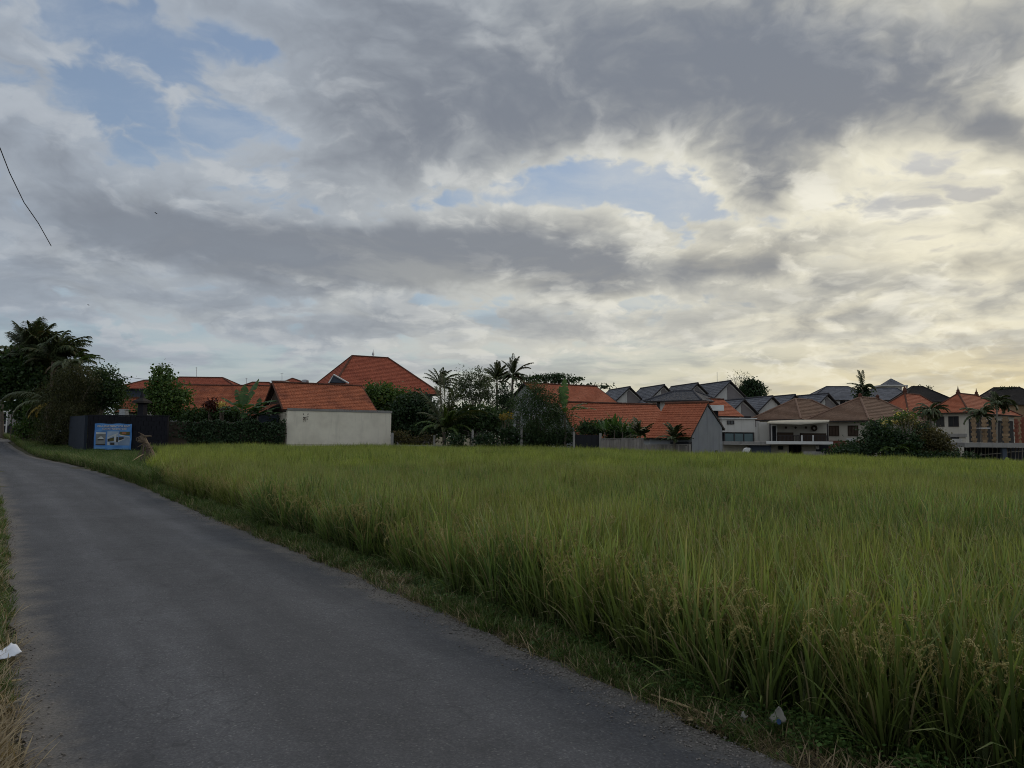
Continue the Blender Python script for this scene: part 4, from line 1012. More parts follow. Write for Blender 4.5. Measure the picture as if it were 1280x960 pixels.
# grey townhouses with steep gables
def townhouse(apex, row, Y, hw, depth, label, yaw=14, wallb=None, seed=1, white=.62):
    P = plan(apex, Y); c, s = math.cos(R(yaw)), math.sin(R(yaw)); O = (P[0] + hw * c, P[1] + hw * s); fr = frame(O, yaw + 90)
    zr = pz(apex, row, P); ze = zr - hw * .92
    h = gable_house('townhouse', label, 'house', fr, depth, 2 * hw, -.5, ze, zr, M['white_clean'], M['roof_grey'], M['ridge_grey'], 'grey gabled townhouses behind the field houses', ohu=.45, ohv=.35, tile=.5, course=.4, wave=.0, bargem=M['fascia'], seed=seed)
    # recessed grey brown panel on the right part of the gable, with a narrow window
    v1 = 2 * hw * white - hw * .12
    pb = MB(); zl = ze - 1.6; pts = [(.12, ze - .05), (.12, zl), (v1, zl), (v1, min(zr - .25, ze + (v1) * .92 - .25) if v1 < hw else zr - .4), (hw, zr - .42)]
    if v1 < hw: pts = pts[:4]
    else: pts = [(.12, ze - .05), (.12, zl), (v1, zl), (v1, zr - (v1 - hw) * .92 - .42), (hw, zr - .42)]
    pb.prism([fr(-.06, v, z) for v, z in pts], fr(-.003, 0, 0) - fr(-.06, 0, 0)); pb.build('gable_panel', M['mauve_wall'], h)
    window(h, lambda a, d, z: fr(-d - .055, a, z), hw * .45, hw * .95, ze - 1.35, ze - .25, M['fascia'], M['glass'], bars=0)
    return h
townhouse(786.5, 484.7, 112, 2.7, 8, 'grey gabled townhouse just right of the smooth orange gable roof', seed=41)
townhouse(829.5, 482.2, 110, 2.75, 8, 'grey gabled townhouse partly behind the left end of the slate hip roof', seed=42)
townhouse(871.5, 480.0, 108, 2.8, 8, 'grey gabled townhouse rising behind the ridge of the slate hip roof', seed=43)
t4 = townhouse(912.5, 477.3, 106, 3.0, 9, 'tallest grey gabled townhouse with a thin antenna on its ridge', seed=44)
mb = MB(); q = at(896.5, 479, 111); mb.tube([q - Vector((0, 0, .3)), q + Vector((0, 0, 1.75))], .035, 5); mb.build('antenna', M['metal'], t4)
townhouse(929, 500, 93, 2.0, 6, 'small grey gabled townhouse next to the small orange roof above the white villa', seed=45)
townhouse(964.5, 496.5, 96, 2.6, 10, 'wide grey gabled townhouse directly left of the first brown hip roof', seed=46, white=.32)
townhouse(993, 494.6, 106, 2.2, 7, 'grey gabled townhouse whose ridge shows over the first brown roof', seed=47)
townhouse(1034.5, 493.2, 100, 1.9, 7, 'grey gabled townhouse between the two brown hip roofs', seed=48)

# slate roofed house
P1, L, P0 = near_corner(872, 80, -35, 816); fr = frame(P0, -35)
h = hip_house('slate_house', 'white house with dark slate hip roof behind the grey gable shed', 'house', fr, L, 6.3, -.5, pz(850, 500, P1), pz(855, 489.2, (0, 83)), 1.3, M['white_clean'], M['roof_slate'], M['ridge_grey'], rr_=1.66, oh=.75, tile=.35, course=.32, wave=.015, seed=51)
for a in (.6, 2.6, 4.4): part_box('pilaster', M['fascia'], h, fr, a, a + .28, -.16, -.003, 4.6, pz(850, 501.2, P1))
part_box('frieze', M['mauve_wall'], h, fr, -.05, L + .05, -.10, -.006, 3.8, 4.55)
mb = MB(); pbox(mb, 884, 905, 506.3, 513.2, 72, 3.2); mb.build('balcony', M['white_trim'], h)
mb = MB(); pbox(mb, 889, 898, 513.3, 528, 73, 1.2); mb.build('stair_core', M['dark'], h)
P0 = plan(886, 79); fr = frame(P0, 28)
gable_house('small_orange_house', 'small bright orange roof over white wall beside the grey shed gable', 'house', fr, 4.6, 5.4, 0, pz(910, 518, P0), pz(905, 499.5, (0, 81.5)), M['white_clean'], M['roof_bright'], M['ridge_dark'], ohu=.3, ohv=.4, tile=.28, course=.3, wave=.015, seed=52)

# modern white villa
vroot = thing('white_villa', 'modern white box villa with slot window and glass balustrade', 'house', (at(924, 556, 73).x, 75, -.8))
mb = MB(); x0, x1, z0, z1 = pbox(mb, 903, 944, 523.6, 540.3, 72, 6); mb.build('upper_storey', M['white_clean'], vroot)
mb = MB(); pbox(mb, 902, 946.5, 522.4, 523.5, 71.8, 6.4); mb.build('roof_slab', M['white_trim'], vroot)
gf = lambda a, d, z: Vector((a, 72 - d, z))
window(vroot, gf, at(908.5, 528, 72).x, at(917.5, 528, 72).x, at(912, 530.4, 72).z, at(912, 525.6, 72).z, M['fascia'], M['glass'], bars=1)
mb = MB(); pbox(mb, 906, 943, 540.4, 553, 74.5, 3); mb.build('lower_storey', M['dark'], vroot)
mb = MB(); pbox(mb, 906, 942, 542, 552, 71.2, .04); mb.build('glass_balustrade', M['green_glass'], vroot)
for xx in (906, 918, 930, 942): 
    mb = MB(); pbox(mb, xx - .45, xx + .45, 541.4, 552.2, 71.1, .2); mb.build('post', M['fascia'], vroot)

# terrace pavilion in front of the brown villas
tr = thing('terrace_pavilion', 'open terrace pavilion with cream awning and white deck edge', 'pavilion', (at(985, 560, 70).x, 71, -1.2))
def tp(name, mat, x0, x1, y0, y1, Y, d):
    mb = MB(); pbox(mb, x0, x1, y0, y1, Y, d); return mb.build(name, mat, tr)
tp('deck', M['concrete'], 905, 1041, 552.2, 555.8, 69.4, 9)
tp('deck_edge', M['white_trim'], 958, 1041.5, 551.6, 555.2, 69.3, .08)
tp('back_wall', M['cream'], 962.5, 1036, 528.5, 552, 73.5, .2)
tp('side_wall', M['white_clean'], 949, 962, 527.5, 551.8, 73.4, .2)
tp('door_frame', M['white_trim'], 964, 971.5, 531, 551.5, 72.6, .3); tp('door', M['dark'], 965.5, 970, 532.5, 551.5, 72.55, .04)
aw = MB(); aw.prism([at(958.5, 528.2, 70.2), at(1000, 529.4, 70.0), at(1036, 526.6, 70.2), at(1037, 524.8, 73.4), at(998, 524.6, 73.4), at(962, 526.0, 73.4)], Vector((0, 0, -.10))); aw.build('awning', M['awning'], tr)
for xx in (963, 1002.5, 1016.5, 1035): tp('post', M['white_trim'] if 1000 < xx < 1020 else M['fascia'], xx - .7, xx + .7, (529.5 if xx in (963, 1035) else 544), 551.6, 69.8, .12)
for (a, b_) in ((971.5, 1001.8), (1003.2, 1015.8), (1017.2, 1034.4)):
    tp('railing', M['fascia'], a, b_, 544.2, 544.9, 69.86, .06)
    nb = max(3, int((b_ - a) / 1.6))
    for i in range(nb): xx = a + (b_ - a) * (i + .5) / nb; tp('baluster', M['fascia'], xx - .22, xx + .22, 544.9, 551.6, 69.88, .03)
tp('sofa', M['dark_wood'], 973, 992, 540.5, 551.5, 72.2, .7); tp('sofa', M['dark_wood'], 1003, 1033, 541.5, 551.5, 72.4, .6)
wr = MB(); q = at(1017.6, 535.2, 73.3); wr.tube([q + Vector((math.cos(t_) * .22, -.05, math.sin(t_) * .24)) for t_ in np.linspace(0, 6.283, 15)], .10, 5); wr.build('wreath', M['dark_wood'], tr)
for xx in (982, 994, 1007): 
    mb = MB(); q = at(xx, 534.5, 73.3); mb.tube([q, q + Vector((0, -.1, .0)), q + Vector((0, -.12, .0))], [.09, .13, .02], 8); mb.build('wall_plate', M['dark_wood'], tr)
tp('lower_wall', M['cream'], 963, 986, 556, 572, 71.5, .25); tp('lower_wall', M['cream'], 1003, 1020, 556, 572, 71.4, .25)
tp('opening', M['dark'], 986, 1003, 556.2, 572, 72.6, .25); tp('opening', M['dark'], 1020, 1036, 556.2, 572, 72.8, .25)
tp('window_pane', M['glass'], 973, 979, 557.5, 562, 71.42, .06)
for xx in (991, 997): tp('door_post', M['dark_wood'], xx - .4, xx + .4, 557, 572, 71.9, .15)
tp('garage_wall', M['blue_wall'], 938, 964, 556.5, 574, 70.2, .3)
tp('cream_wall', M['cream'], 905, 938, 556.2, 572, 71.2, .25)
def rail_wall():
    mb = MB(); pbox(mb, 906, 934, 565.2, 574, 66, .25); o_ = tag(mb.build('garden_wall', M['concrete']), 'low grey garden wall at the field edge under the white villa', 'wall')
    mb = MB(); pbox(mb, 1006, 1032, 564.5, 575, 64, .25); o_ = tag(mb.build('garden_wall', M['concrete']), 'low pale garden wall in front of the terrace lower floor', 'wall')
    mb = MB(); pbox(mb, 1032.5, 1046, 566.2, 575, 63.5, .3); tag(mb.build('garden_wall', M['fence_panel']), 'short brownish garden wall beside the dark green bushes', 'wall')
rail_wall()
sc = MB(); q = [at(x, y, 66) for x, y in ((929, 573), (929.5, 566), (931.5, 561), (934.5, 559.6), (938, 559.8), (938, 562), (936.5, 565), (935, 569), (934.5, 573))]
sc.prism(q, Vector((0, .5, 0))); tag(sc.build('slide_wall', M['white_trim']), 'white curved garden wall end beside the blue grey garage wall', 'wall')
mb = MB(); pbox(mb, 1020.5, 1024, 557, 561.5, 70.9, .3); b_ = tag(mb.build('air_conditioner', M['white_trim']), 'white air conditioner box under the terrace deck', 'air conditioner')

# brown hip roofed villas, seen on their corners
def corner_hip(name, label, cx, Y, yaw, left, D, ye, yr, rn, rf, wall, roof, ridge, z0=-1, oh=.8, finial=None, **kw):
    P1, L, P0 = near_corner(cx, Y, yaw, left); fr = frame(P1, yaw + 90)
    d = D - rn - rf if rf > 0 else 0
    h = hip_house(name, label, 'house', fr, D, L, z0, pz(cx, ye, P1), pz(cx, yr, (0, Y + L * .25 + rn * .6)), rn, wall, roof, ridge, rr_=rf, oh=oh, **kw)
    return h, fr, L
h, fr, L = corner_hip('brown_villa', 'brown hip roofed villa above the open terrace', 998, 79, -52, 950, 10.2, 524.0, 499.5, 3.6, 3.2, M['cream'], M['roof_brown'], M['ridge_brown'], tile=.3, course=.28, wave=.012, seed=61)
h, fr, L = corner_hip('brown_villa', 'brown hip roofed villa with two dark windows on its cream wall', 1082, 72, -52, 1019, 12, 525.5, 497.5, 4.5, 3.6, M['cream'], M['roof_brown'], M['ridge_brown'], tile=.3, course=.28, wave=.012, seed=62)
g = face_side(fr); zt_, zb = pz(1060, 532, (0, 74)), pz(1060, 545, (0, 74))
def a_px(P1, yaw, x): dl = ray(x, 540.0); k = dl.x / dl.y; c, s = math.cos(R(yaw)), math.sin(R(yaw)); return (P1[0] - k * P1[1]) / (c - k * s)
P1 = plan(1082, 72)
for (xa, xb) in ((1060, 1073), (1036, 1049)):
    window(h, g, a_px(P1, -52, xb), a_px(P1, -52, xa), zb, zt_, M['dark_wood'], M['curtain'], bars=2, f=.09)
part_box('brick_base', M['brick'], h, fr, -.12, -.01, -.1, L, -1, pz(1060, 551, P1))
part_box('doorway', M['dark'], h, fr, .8, 4.2, -.03, .02, 1.0, 3.0)
mb = MB(); mb.box(fr, -.5, -.13, .9, 1.7, 1.35, 1.85); mb.build('air_conditioner', M['white_trim'], h)
for nm, p, q in (('roof_finial', root_r[h.name][0], .3), ('roof_finial', root_r[h.name][1], .3)):
    mb = MB(); mb.tube([p + Vector((0, 0, z)) for z in (-.05, .12, .3, .5)], [.25, .2, .24, .04], 6); mb.build(nm, M['ridge_dark'], h)

# orange corner houses further right
h, fr, L = corner_hip('orange_villa', 'white upper storey house with two windows under orange hip roof and two spires', 1207, 95, -52, 1170, 18, 515.5, 492.5, 3.0, 8.6, M['cream'], M['roof_bright'], M['ridge_dark'], tile=.3, course=.3, wave=.012, seed=63)
P1 = plan(1207, 95); g = face_side(fr)
for (xa, xb) in ((1186, 1199), (1170.6, 1181)):
    window(h, g, a_px(P1, -52, xb), a_px(P1, -52, xa), pz(1190, 533, P1), pz(1190, 520, P1), M['fascia'], M['glass'], bars=1, f=.1)
part_box('floor_band', M['concrete'], h, fr, -.2, -.01, -.2, L + .1, pz(1190, 546, P1), pz(1190, 542, P1))
part_box('carport', M['dark'], h, fr, -.19, -.012, .8, L, -1, pz(1190, 546.5, P1))
for p in root_r[h.name][:2]:
    mb = MB(); mb.tube([p + Vector((0, 0, z)) for z in (-.1, .2, .24, .5, .54, 1.05)], [.32, .30, .22, .2, .10, .02], 6); mb.build('spire', M['ridge_dark'], h)
for k, vv in enumerate((1.2, 5.0, 8.8, 12.6)): 
    part_box('veranda_opening', M['dark'], h, fr, vv, vv + (3.6 if k < 3 else 4.9), -.05, .02, 0.2, pz(1230, 523, (0, 100)) - .2)
h, fr, L = corner_hip('orange_villa', 'orange hip roof half hidden behind the second brown villa', 1132, 100, -52, 1100, 13, 515.5, 492.5, 4.2, 4, M['white_clean'], M['roof_bright'], M['ridge_dark'], tile=.3, course=.3, wave=.012, seed=64)
window(h, lambda a, d, z: fr(a, -d, z), 6, 8.2, 2.6, 4.2, M['fascia'], M['glass'])
p = root_r[h.name][0]; mb = MB(); mb.tube([p + Vector((0, 0, z)) for z in (-.1, .3, .36, .8, 1.1)], [.3, .28, .34, .2, .03], 6); mb.build('spire', M['ridge_dark'], h)

# dark thatched roofs behind
h = hip_house('thatched_house', 'dark thatched roof with plants on its ridge between orange roofs', 'house', frame(plan(1134, 126), -10), 7.2, 8, 0, pz(1160, 502, (0, 126)), pz(1157, 484.5, (0, 130)), 2.4, M['cream'], M['roof_thatch'], M['roof_thatch'], rr_=3.0, oh=.7, tile=.6, wave=0, seed=65)
def ridge_plants(root, x0, x1, y, Y, seed):
    r = np.random.default_rng(seed); P_ = np.array([tuple(at(r.uniform(x0, x1), y + abs(r.normal(0, 1.2)) * -1 + .6, Y)) for _ in range(160)]); P_ += r.normal(size=P_.shape) * .12
    V, F = leaf_quads(P_, .28, r, -.2, .3); np_obj('ridge_plants', V, F, M['leaf_deep'], root, var=r.uniform(0, 1, len(F)))
ridge_plants(h, 1142, 1166, 485, 130, 1)
h = hip_house('thatched_house', 'dark thatched roof over a tan wall at the right edge', 'house', frame(plan(1236, 116), -14), 9, 9, 0, pz(1260, 505.5, (0, 115)), pz(1260, 485.5, (0, 119)), 2.6, M['stone_tan'], M['roof_thatch'], M['roof_thatch'], oh=.6, tile=.6, wave=0, seed=66)
ridge_plants(h, 1248, 1274, 486, 119, 2)
# far grey roofs and the tower
h = hip_house('grey_house', 'large far grey hip roof behind the palm between the brown villas', 'house', frame(plan(1016, 150), -6), 13, 9, 0, pz(1040, 500, (0, 150)), pz(1045, 484, (0, 154)), 4.4, M['white_clean'], M['roof_grey'], M['ridge_grey'], rr_=4.2, oh=.8, tile=.6, course=.5, wave=0, seed=67)
window(h, face_front(frame(plan(1016, 150), -6)), 5.6, 6.6, pz(1050, 507, (0, 150)), pz(1050, 501.5, (0, 150)), M['fascia'], M['glass'])
hip_house('grey_house', 'far grey hip roof just below the white lookout tower', 'house', frame(plan(1088, 148), -8), 8, 9, 0, pz(1105, 500, (0, 148)), pz(1105, 486, (0, 152)), 2.2, M['white_clean'], M['roof_grey'], M['ridge_grey'], rr_=1.0, oh=.7, tile=.6, course=.5, wave=0, seed=68)
tw = thing('lookout_tower', 'white lookout tower with pointed grey roof above the far roofs', 'tower', (at(1120, 540, 160).x, 160, 0))
mb = MB(); pbox(mb, 1108, 1127, 483, 545, 160, 4.4); mb.build('shaft', M['white_clean'], tw)
mb = MB(); pbox(mb, 1103, 1135, 481.0, 482.8, 159.4, 5.2); mb.build('cornice', M['white_clean'], tw)
for xx in (1127.5, 1131, 1134.2): mb = MB(); pbox(mb, xx - .6, xx + .6, 482.9, 492, 159.6, .3); mb.build('column', M['white_clean'], tw)
mb = MB(); a_, b__ = at(1109, 480.9, 159.6), at(1130, 480.9, 159.6); w_ = b__.x - a_.x
base_ = [Vector((a_.x, a_.y, a_.z)), Vector((b__.x, a_.y, a_.z)), Vector((b__.x, a_.y + w_, a_.z)), Vector((a_.x, a_.y + w_, a_.z))]; ap = at(1119.3, 473, 161.5)
ap = Vector(((a_.x + b__.x) / 2, a_.y + w_ / 2, ap.z))
for i in range(4): tiles(mb, base_[i], base_[(i + 1) % 4], ap + Vector((.01, 0, 0)), ap, .4, .5, .03, 0, i)
mb.build('roof', M['roof_grey'], tw)
mb = MB(); mb.tube([ap, ap + Vector((0, 0, .5))], [.05, .01], 4); mb.build('finial', M['metal'], tw)

# unfinished building with stacked stone pillars at the right edge
cs_ = thing('building_site', 'grey concrete slab of an unfinished building over dark props', 'building', (at(1245, 570, 66).x, 66, -1.6))
mb = MB(); x0, x1, z0, z1 = pbox(mb, 1206, 1300, 553.6, 559.4, 65, 9); mb.build('slab', M['concrete'], cs_)
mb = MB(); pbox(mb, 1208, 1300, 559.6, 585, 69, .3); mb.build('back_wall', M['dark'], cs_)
rn = random.Random(8)
for k in range(17):
    xx = 1209 + k * 4.6 + rn.uniform(-1, 1); mb = MB(); a_, b__ = at(xx, 559.5, 65.6 + rn.uniform(0, 2.4)), at(xx + rn.uniform(-1.5, 1.5), 586, 66 + rn.uniform(0, 2)); mb.tube([b__, a_], .045, 5); mb.build('prop', M['bark_pale'], cs_)
mb = MB(); pbox(mb, 1253.5, 1259, 559.5, 586, 65.3, .4); mb.build('column', M['blue_wall'], cs_)
for (x_, h_, c_) in ((1246, 566, 0), (1223, 568, 0), (1270, 563.5, 0)):
    mb = MB(); mb.tube([at(x_ - 14, h_ + 2, 65.4), at(x_ + 14, h_, 65.5)], .03, 4); mb.build('brace', M['bark_pale'], cs_)
def pillar(xc, w, ytop, ybot, Y, label, seed, mat='stone_tan'):
    r = random.Random(seed); b = at(xc, ybot, Y); top = at(xc, ytop, Y).z; b.z = z1 + .003; k = w * Y / FPX / 2 * .50
    root = thing('stone_pillar', label, 'pillar', b, 'stacked stone pillars on the unfinished slab')
    z = b.z; i = 0
    while z < top - .05:
        hh = r.uniform(.16, .26); f = 1.05 if i % 2 else .70; f *= r.uniform(.93, 1.07); mb = MB(); c = math.cos(.35); s_ = math.sin(.35)
        ox, oy = r.uniform(-.03, .03), r.uniform(-.03, .03)
        fr_ = lambda u, v, zz: Vector((b.x * (1 + .4 / Y) + ox + u * c - v * s_, b.y + .4 + oy + u * s_ + v * c, zz))
        q = k * f; qq = q * r.uniform(.8, .95)
        mb.hexa([fr_(-qq, -qq, z), fr_(qq, -qq, z), fr_(qq, qq, z), fr_(-qq, qq, z)], [fr_(-q, -q, z + hh * .97), fr_(q, -q, z + hh * .97), fr_(q, q, z + hh * .97), fr_(-q, q, z + hh * .97)], r.random())
        mb.build('stone', M[mat], root); z += hh; i += 1
pillar(1218, 9, 523.5, 553.5, 66, 'stacked tan stone pillar farthest from the edge of the slab, first in the row', 1)
pillar(1231.5, 10, 523, 553.5, 66.6, 'stacked tan stone pillar with a flat pale board across, second in the row', 2)
pillar(1243, 7, 522, 553.5, 67, 'slender stacked stone pillar under the dark round palm crown', 3)
pillar(1258, 12, 522.5, 554, 65.6, 'widest stacked tan stone pillar, directly above the yellow green marker', 4)
pillar(1271.5, 8, 523, 554, 66.2, 'reddish stacked stone pillar, left of the close pair at the edge', 5, 'brick')
pillar(1279.5, 8, 523, 554, 66.4, 'reddish stacked stone pillar cut by the right photo edge', 6, 'brick')
mb = MB(); pbox(mb, 1226, 1238, 534.6, 535.6, 65.9, .9); mb.build('board', M['white_trim'], [o for o in bpy.data.objects if o.name.startswith('stone_pillar.001')][0])
M['marker'] = surf('yellow green paint', (.20, .24, .06), var=.15, scale=4)
mb = MB(); q = at(1259.5, 590, 61); zt_ = at(1259.5, 571.5, 61).z; mb.tube([Vector((q.x, 61, z)) for z in (-1.7, zt_ - .5, zt_ - .12, zt_)], [.2, .2, .16, .05], 8); tag(mb.build('marker_post', M['marker']), 'rounded yellow green marker post standing before the dark props', 'post')
mb = MB(); P_ = [at(x, y, 63) for x, y in ((1160, 570.5), (1176, 567), (1190, 566), (1207, 572.5), (1204, 575), (1185, 571), (1164, 573))]
mb.prism(P_, Vector((0, 1.6, .25))); tag(mb.build('tin_sheet', M['tin']), 'pale curved tin sheet lying over the hedge below the round bush', 'sheet')
mb = MB(); pbox(mb, 1189, 1203, 548.5, 562, 80, .3); tag(mb.build('courtyard_wall', M['white_clean']), 'white courtyard wall under the orange villa beside the round bush', 'wall')

# ------------------------------------------------------------------ walls, fences and small structures of the field edge
# black block wall with the banner
Yw = 55.5
bw = thing('black_wall', 'black painted block wall carrying the blue banner', 'wall', at(150, 568, Yw))
X0, X1 = at(109, 545, Yw).x, at(208.5, 545, Yw).x; zt_ = at(160, 520.3, Yw).z
WF = lambda u, v, z: Vector((u, v, z))
nr_ = 9; hh = (zt_ + .3) / nr_; rn = random.Random(4); meshes = []
mb = MB(); mb.box(WF, X0, X1, Yw + .03, Yw + .28, -.3, zt_ - .01); mb.build('wall_core', M['black_wall'], bw)
# blocks laid proud of the core with recessed joints
nb_ = 15; bl = (X1 - X0) / nb_; src = None
def block_mesh(w, h_, seed):
    r = random.Random(seed); m_ = MB(); e = .012; j = lambda: r.uniform(-.006, .006)
    b = [Vector((e, 0 + j(), e)), Vector((w - e, j(), e)), Vector((w - e, .045, e)), Vector((e, .045, e))]
    t = [Vector((e, j(), h_ - e)), Vector((w - e, j(), h_ - e)), Vector((w - e, .045, h_ - e)), Vector((e, .045, h_ - e))]
    m_.hexa(b, t, r.random()); me = bpy.data.meshes.new('block'); me.from_pydata(m_.v, [], m_.f); me.materials.append(M['black_wall'])
    me.attributes.new('var', 'FLOAT', 'FACE').data.foreach_set('value', m_.var); return me
blk = [block_mesh(bl, hh, s_) for s_ in range(4)]; half = [block_mesh(bl / 2, hh, 9)]
for r_ in range(nr_):
    x = X0
    if r_ % 2: seq = [half[0]] + [rn.choice(blk) for _ in range(nb_ - 1)] + [half[0]]
    else: seq = [rn.choice(blk) for _ in range(nb_)]
    for me in seq:
        o_ = bpy.data.objects.new('block', me); COL.objects.link(o_); o_.parent = bw; o_.location = Vector((x, Yw, -.3 + r_ * hh)) - bw.location
        x += bl / 2 if me is half[0] else bl
mb = MB(); mb.box(WF, X0 - .05, X1 + .05, Yw - .03, Yw + .31, zt_ + .0, zt_ + .09); mb.build('coping', M['black_wall'], bw)
q0, q1 = Vector((X0, Yw, 0)), at(89.5, 545, 59.5)
sd_ = (Vector((q1.x, q1.y, 0)) - q0); mb = MB(); nrm = Vector((-sd_.y, sd_.x, 0)).normalized() * .2
b4 = [q0 + Vector((-.004, 0, -.3)), q0 + Vector((-.004, 0, -.3)) - nrm * -1, q0 + sd_ + Vector((0, 0, -.3)) - nrm * -1, q0 + sd_ + Vector((0, 0, -.3))]
zl = at(100, 520, 57.5).z
b4 = [q0 + Vector((-.01, 0, 0)), q0 + Vector((-.01, 0, 0)) + nrm, q0 + sd_ + nrm, q0 + sd_]
mb.prism([Vector((p.x, p.y, -.3)) for p in b4], Vector((0, 0, zl + .3))); M['navy_wall'] = surf('dark navy wall', (.026, .033, .046), var=.2, scale=2, streak=.3); mb.build('side_wall', M['navy_wall'], bw)
for f_ in (.12, .5, .88): p = q0 + sd_ * f_ - nrm * .12; mb = MB(); mb.tube([Vector((p.x - .03, p.y - .03, -.2)), Vector((p.x - .03, p.y - .03, zl - .1))], .045, 5); mb.build('side_rib', M['blue_wall'], bw)
# the banner: a wrinkled sheet tied on the wall
Yb = Yw - .10
bx0, bx1 = at(117.8, 545, Yb).x, at(164.4, 545, Yb).x; bz0, bz1 = at(140, 561.8, Yb).z, at(140, 529.6, Yb).z
BWd, BH = bx1 - bx0, bz1 - bz0
m, N, o = new_mat('banner blue print'); c = N.noise(N.n('ShaderNodeTexCoord').outputs['Object'], 1.3, 3, .5).outputs['Fac']
b = N.n('ShaderNodeBsdfPrincipled'); N.put(b.inputs['Base Color'], N.mix(N.ss(c, .35, .65), (.035, .14, .40), (.05, .20, .47))); b.inputs['Roughness'].default_value = .5
m.node_tree.links.new(b.outputs[0], o.inputs[0]); M['banner'] = m
def ban_y(u, v):      # wrinkles of the cloth
    return Yb - .018 * math.sin(u * 9 + v * 5) - .014 * math.sin(u * 17 - v * 11) - .03 * math.sin(v * math.pi) * math.sin(u * math.pi)
bn = thing('banner', 'blue rental banner with white lettering and three pictures on the black wall', 'banner', Vector((bx0, Yb, bz0)))
nu, nv = 34, 22
V = [(bx0 + BWd * i / nu, ban_y(i / nu, j / nv), bz0 + BH * j / nv + .02 * math.sin(i * .35) * (1 if j in (0, nv) else 0)) for j in range(nv + 1) for i in range(nu + 1)]
F = [(j * (nu + 1) + i, j * (nu + 1) + i + 1, (j + 1) * (nu + 1) + i + 1, (j + 1) * (nu + 1) + i) for j in range(nv) for i in range(nu)]
np_obj('cloth', V, F, M['banner'], bn, smooth=True)
def flat(name, col, rough=.55):
    if name not in M: M[name] = surf(name, col, var=.12, scale=9, rough=rough)
    return M[name]
def ban_quad(mb, pts, lift=.012, n=6):
    """patch printed on the cloth, following its wrinkles (u, v from the lower left corner)"""
    (a, b_, c_, d_) = [Vector((p[0], p[1], 0)) for p in pts]
    for i in range(n):
        for j in range(n):
            q = []
            for (s_, t_) in ((i, j), (i + 1, j), (i + 1, j + 1), (i, j + 1)):
                s1, t1 = s_ / n, t_ / n; p = a * (1 - s1) * (1 - t1) + b_ * s1 * (1 - t1) + c_ * s1 * t1 + d_ * (1 - s1) * t1
                q.append(Vector((bx0 + BWd * p.x, ban_y(p.x, p.y) - lift, bz0 + BH * p.y)))
            mb.face(q)
def print_patch(name, col, rects, lift=.012):
    mb = MB()
    for r_ in rects: ban_quad(mb, r_ if len(r_) == 4 and hasattr(r_[0], '__len__') else ((r_[0], r_[2]), (r_[1], r_[2]), (r_[1], r_[3]), (r_[0], r_[3])), lift)
    return mb.build('print', flat(name, col), bn)
print_patch('banner light blue', (.12, .26, .46), [(.03, .31, .02, .10), (.36, .96, .02, .07), (.05, .95, .70, .735)])
print_patch('picture grey', (.16, .17, .17), [(.05, .31, .16, .62)]); print_patch('picture sky', (.26, .33, .42), [(.35, .66, .16, .70)], .011)
print_patch('picture pool', (.19, .26, .36), [(.665, .96, .16, .50)], .011)
print_patch('picture pale', (.44, .46, .45), [((.05, .60), (.31, .60), (.31, .66), (.05, .67)), ((.09, .40), (.27, .40), (.20, .50), (.16, .50)), ((.37, .42), (.64, .60), (.64, .64), (.37, .47)), (.55, .60, .30, .58), (.37, .41, .17, .29), ((.66, .28), (.82, .40), (.84, .43), (.66, .33)), ((.67, .55), (.96, .47), (.96, .50), (.67, .59))], .02)
print_patch('picture dark', (.035, .035, .035), [(.10, .26, .35, .40), (.05, .31, .16, .21), (.605, .655, .28, .48), (.44, .56, .17, .27), (.67, .80, .37, .48), ((.37, .30), (.52, .32), (.54, .48), (.37, .40))], .018)
print_patch('picture foliage', (.10, .085, .03), [(.68, .95, .56, .69), ((.40, .33), (.54, .33), (.54, .44), (.44, .42))], .019)
print_patch('picture warm', (.30, .12, .06), [(.75, .86, .60, .67)], .023)
def text_part(txt, u0, u1, v0, h_, bold=0.0):
    cu = bpy.data.curves.new('lettering', 'FONT'); cu.body = txt; cu.size = 1; cu.extrude = .004; cu.offset = bold
    ob = bpy.data.objects.new('lettering', cu); COL.objects.link(ob); bpy.context.view_layer.update()
    me = bpy.data.meshes.new_from_object(ob); bpy.data.objects.remove(ob)
    a = np.zeros(len(me.vertices) * 3); me.vertices.foreach_get('co', a); a = a.reshape(-1, 3); mn, mx = a.min(0), a.max(0)
    u = u0 + (a[:, 0] - mn[0]) / (mx[0] - mn[0]) * (u1 - u0); v = v0 + (a[:, 1] - mn[1]) / (mx[1] - mn[1]) * h_
    co = np.stack([bx0 + BWd * u, [ban_y(p, q) - .03 for p, q in zip(u, v)] - a[:, 2], bz0 + BH * v], -1) - np.array(bn.location)
    me.vertices.foreach_set('co', co.astype(np.float32).ravel()); me.materials.append(M['white_clean']); me.update()
    o_ = bpy.data.objects.new('lettering', me); COL.objects.link(o_); o_.parent = bn
text_part('VILLA APARTMENT FOR RENT', .06, .95, .865, .075, .02)
text_part('CONTACT FOR DAILY INFO', .22, .86, .765, .070, .02)

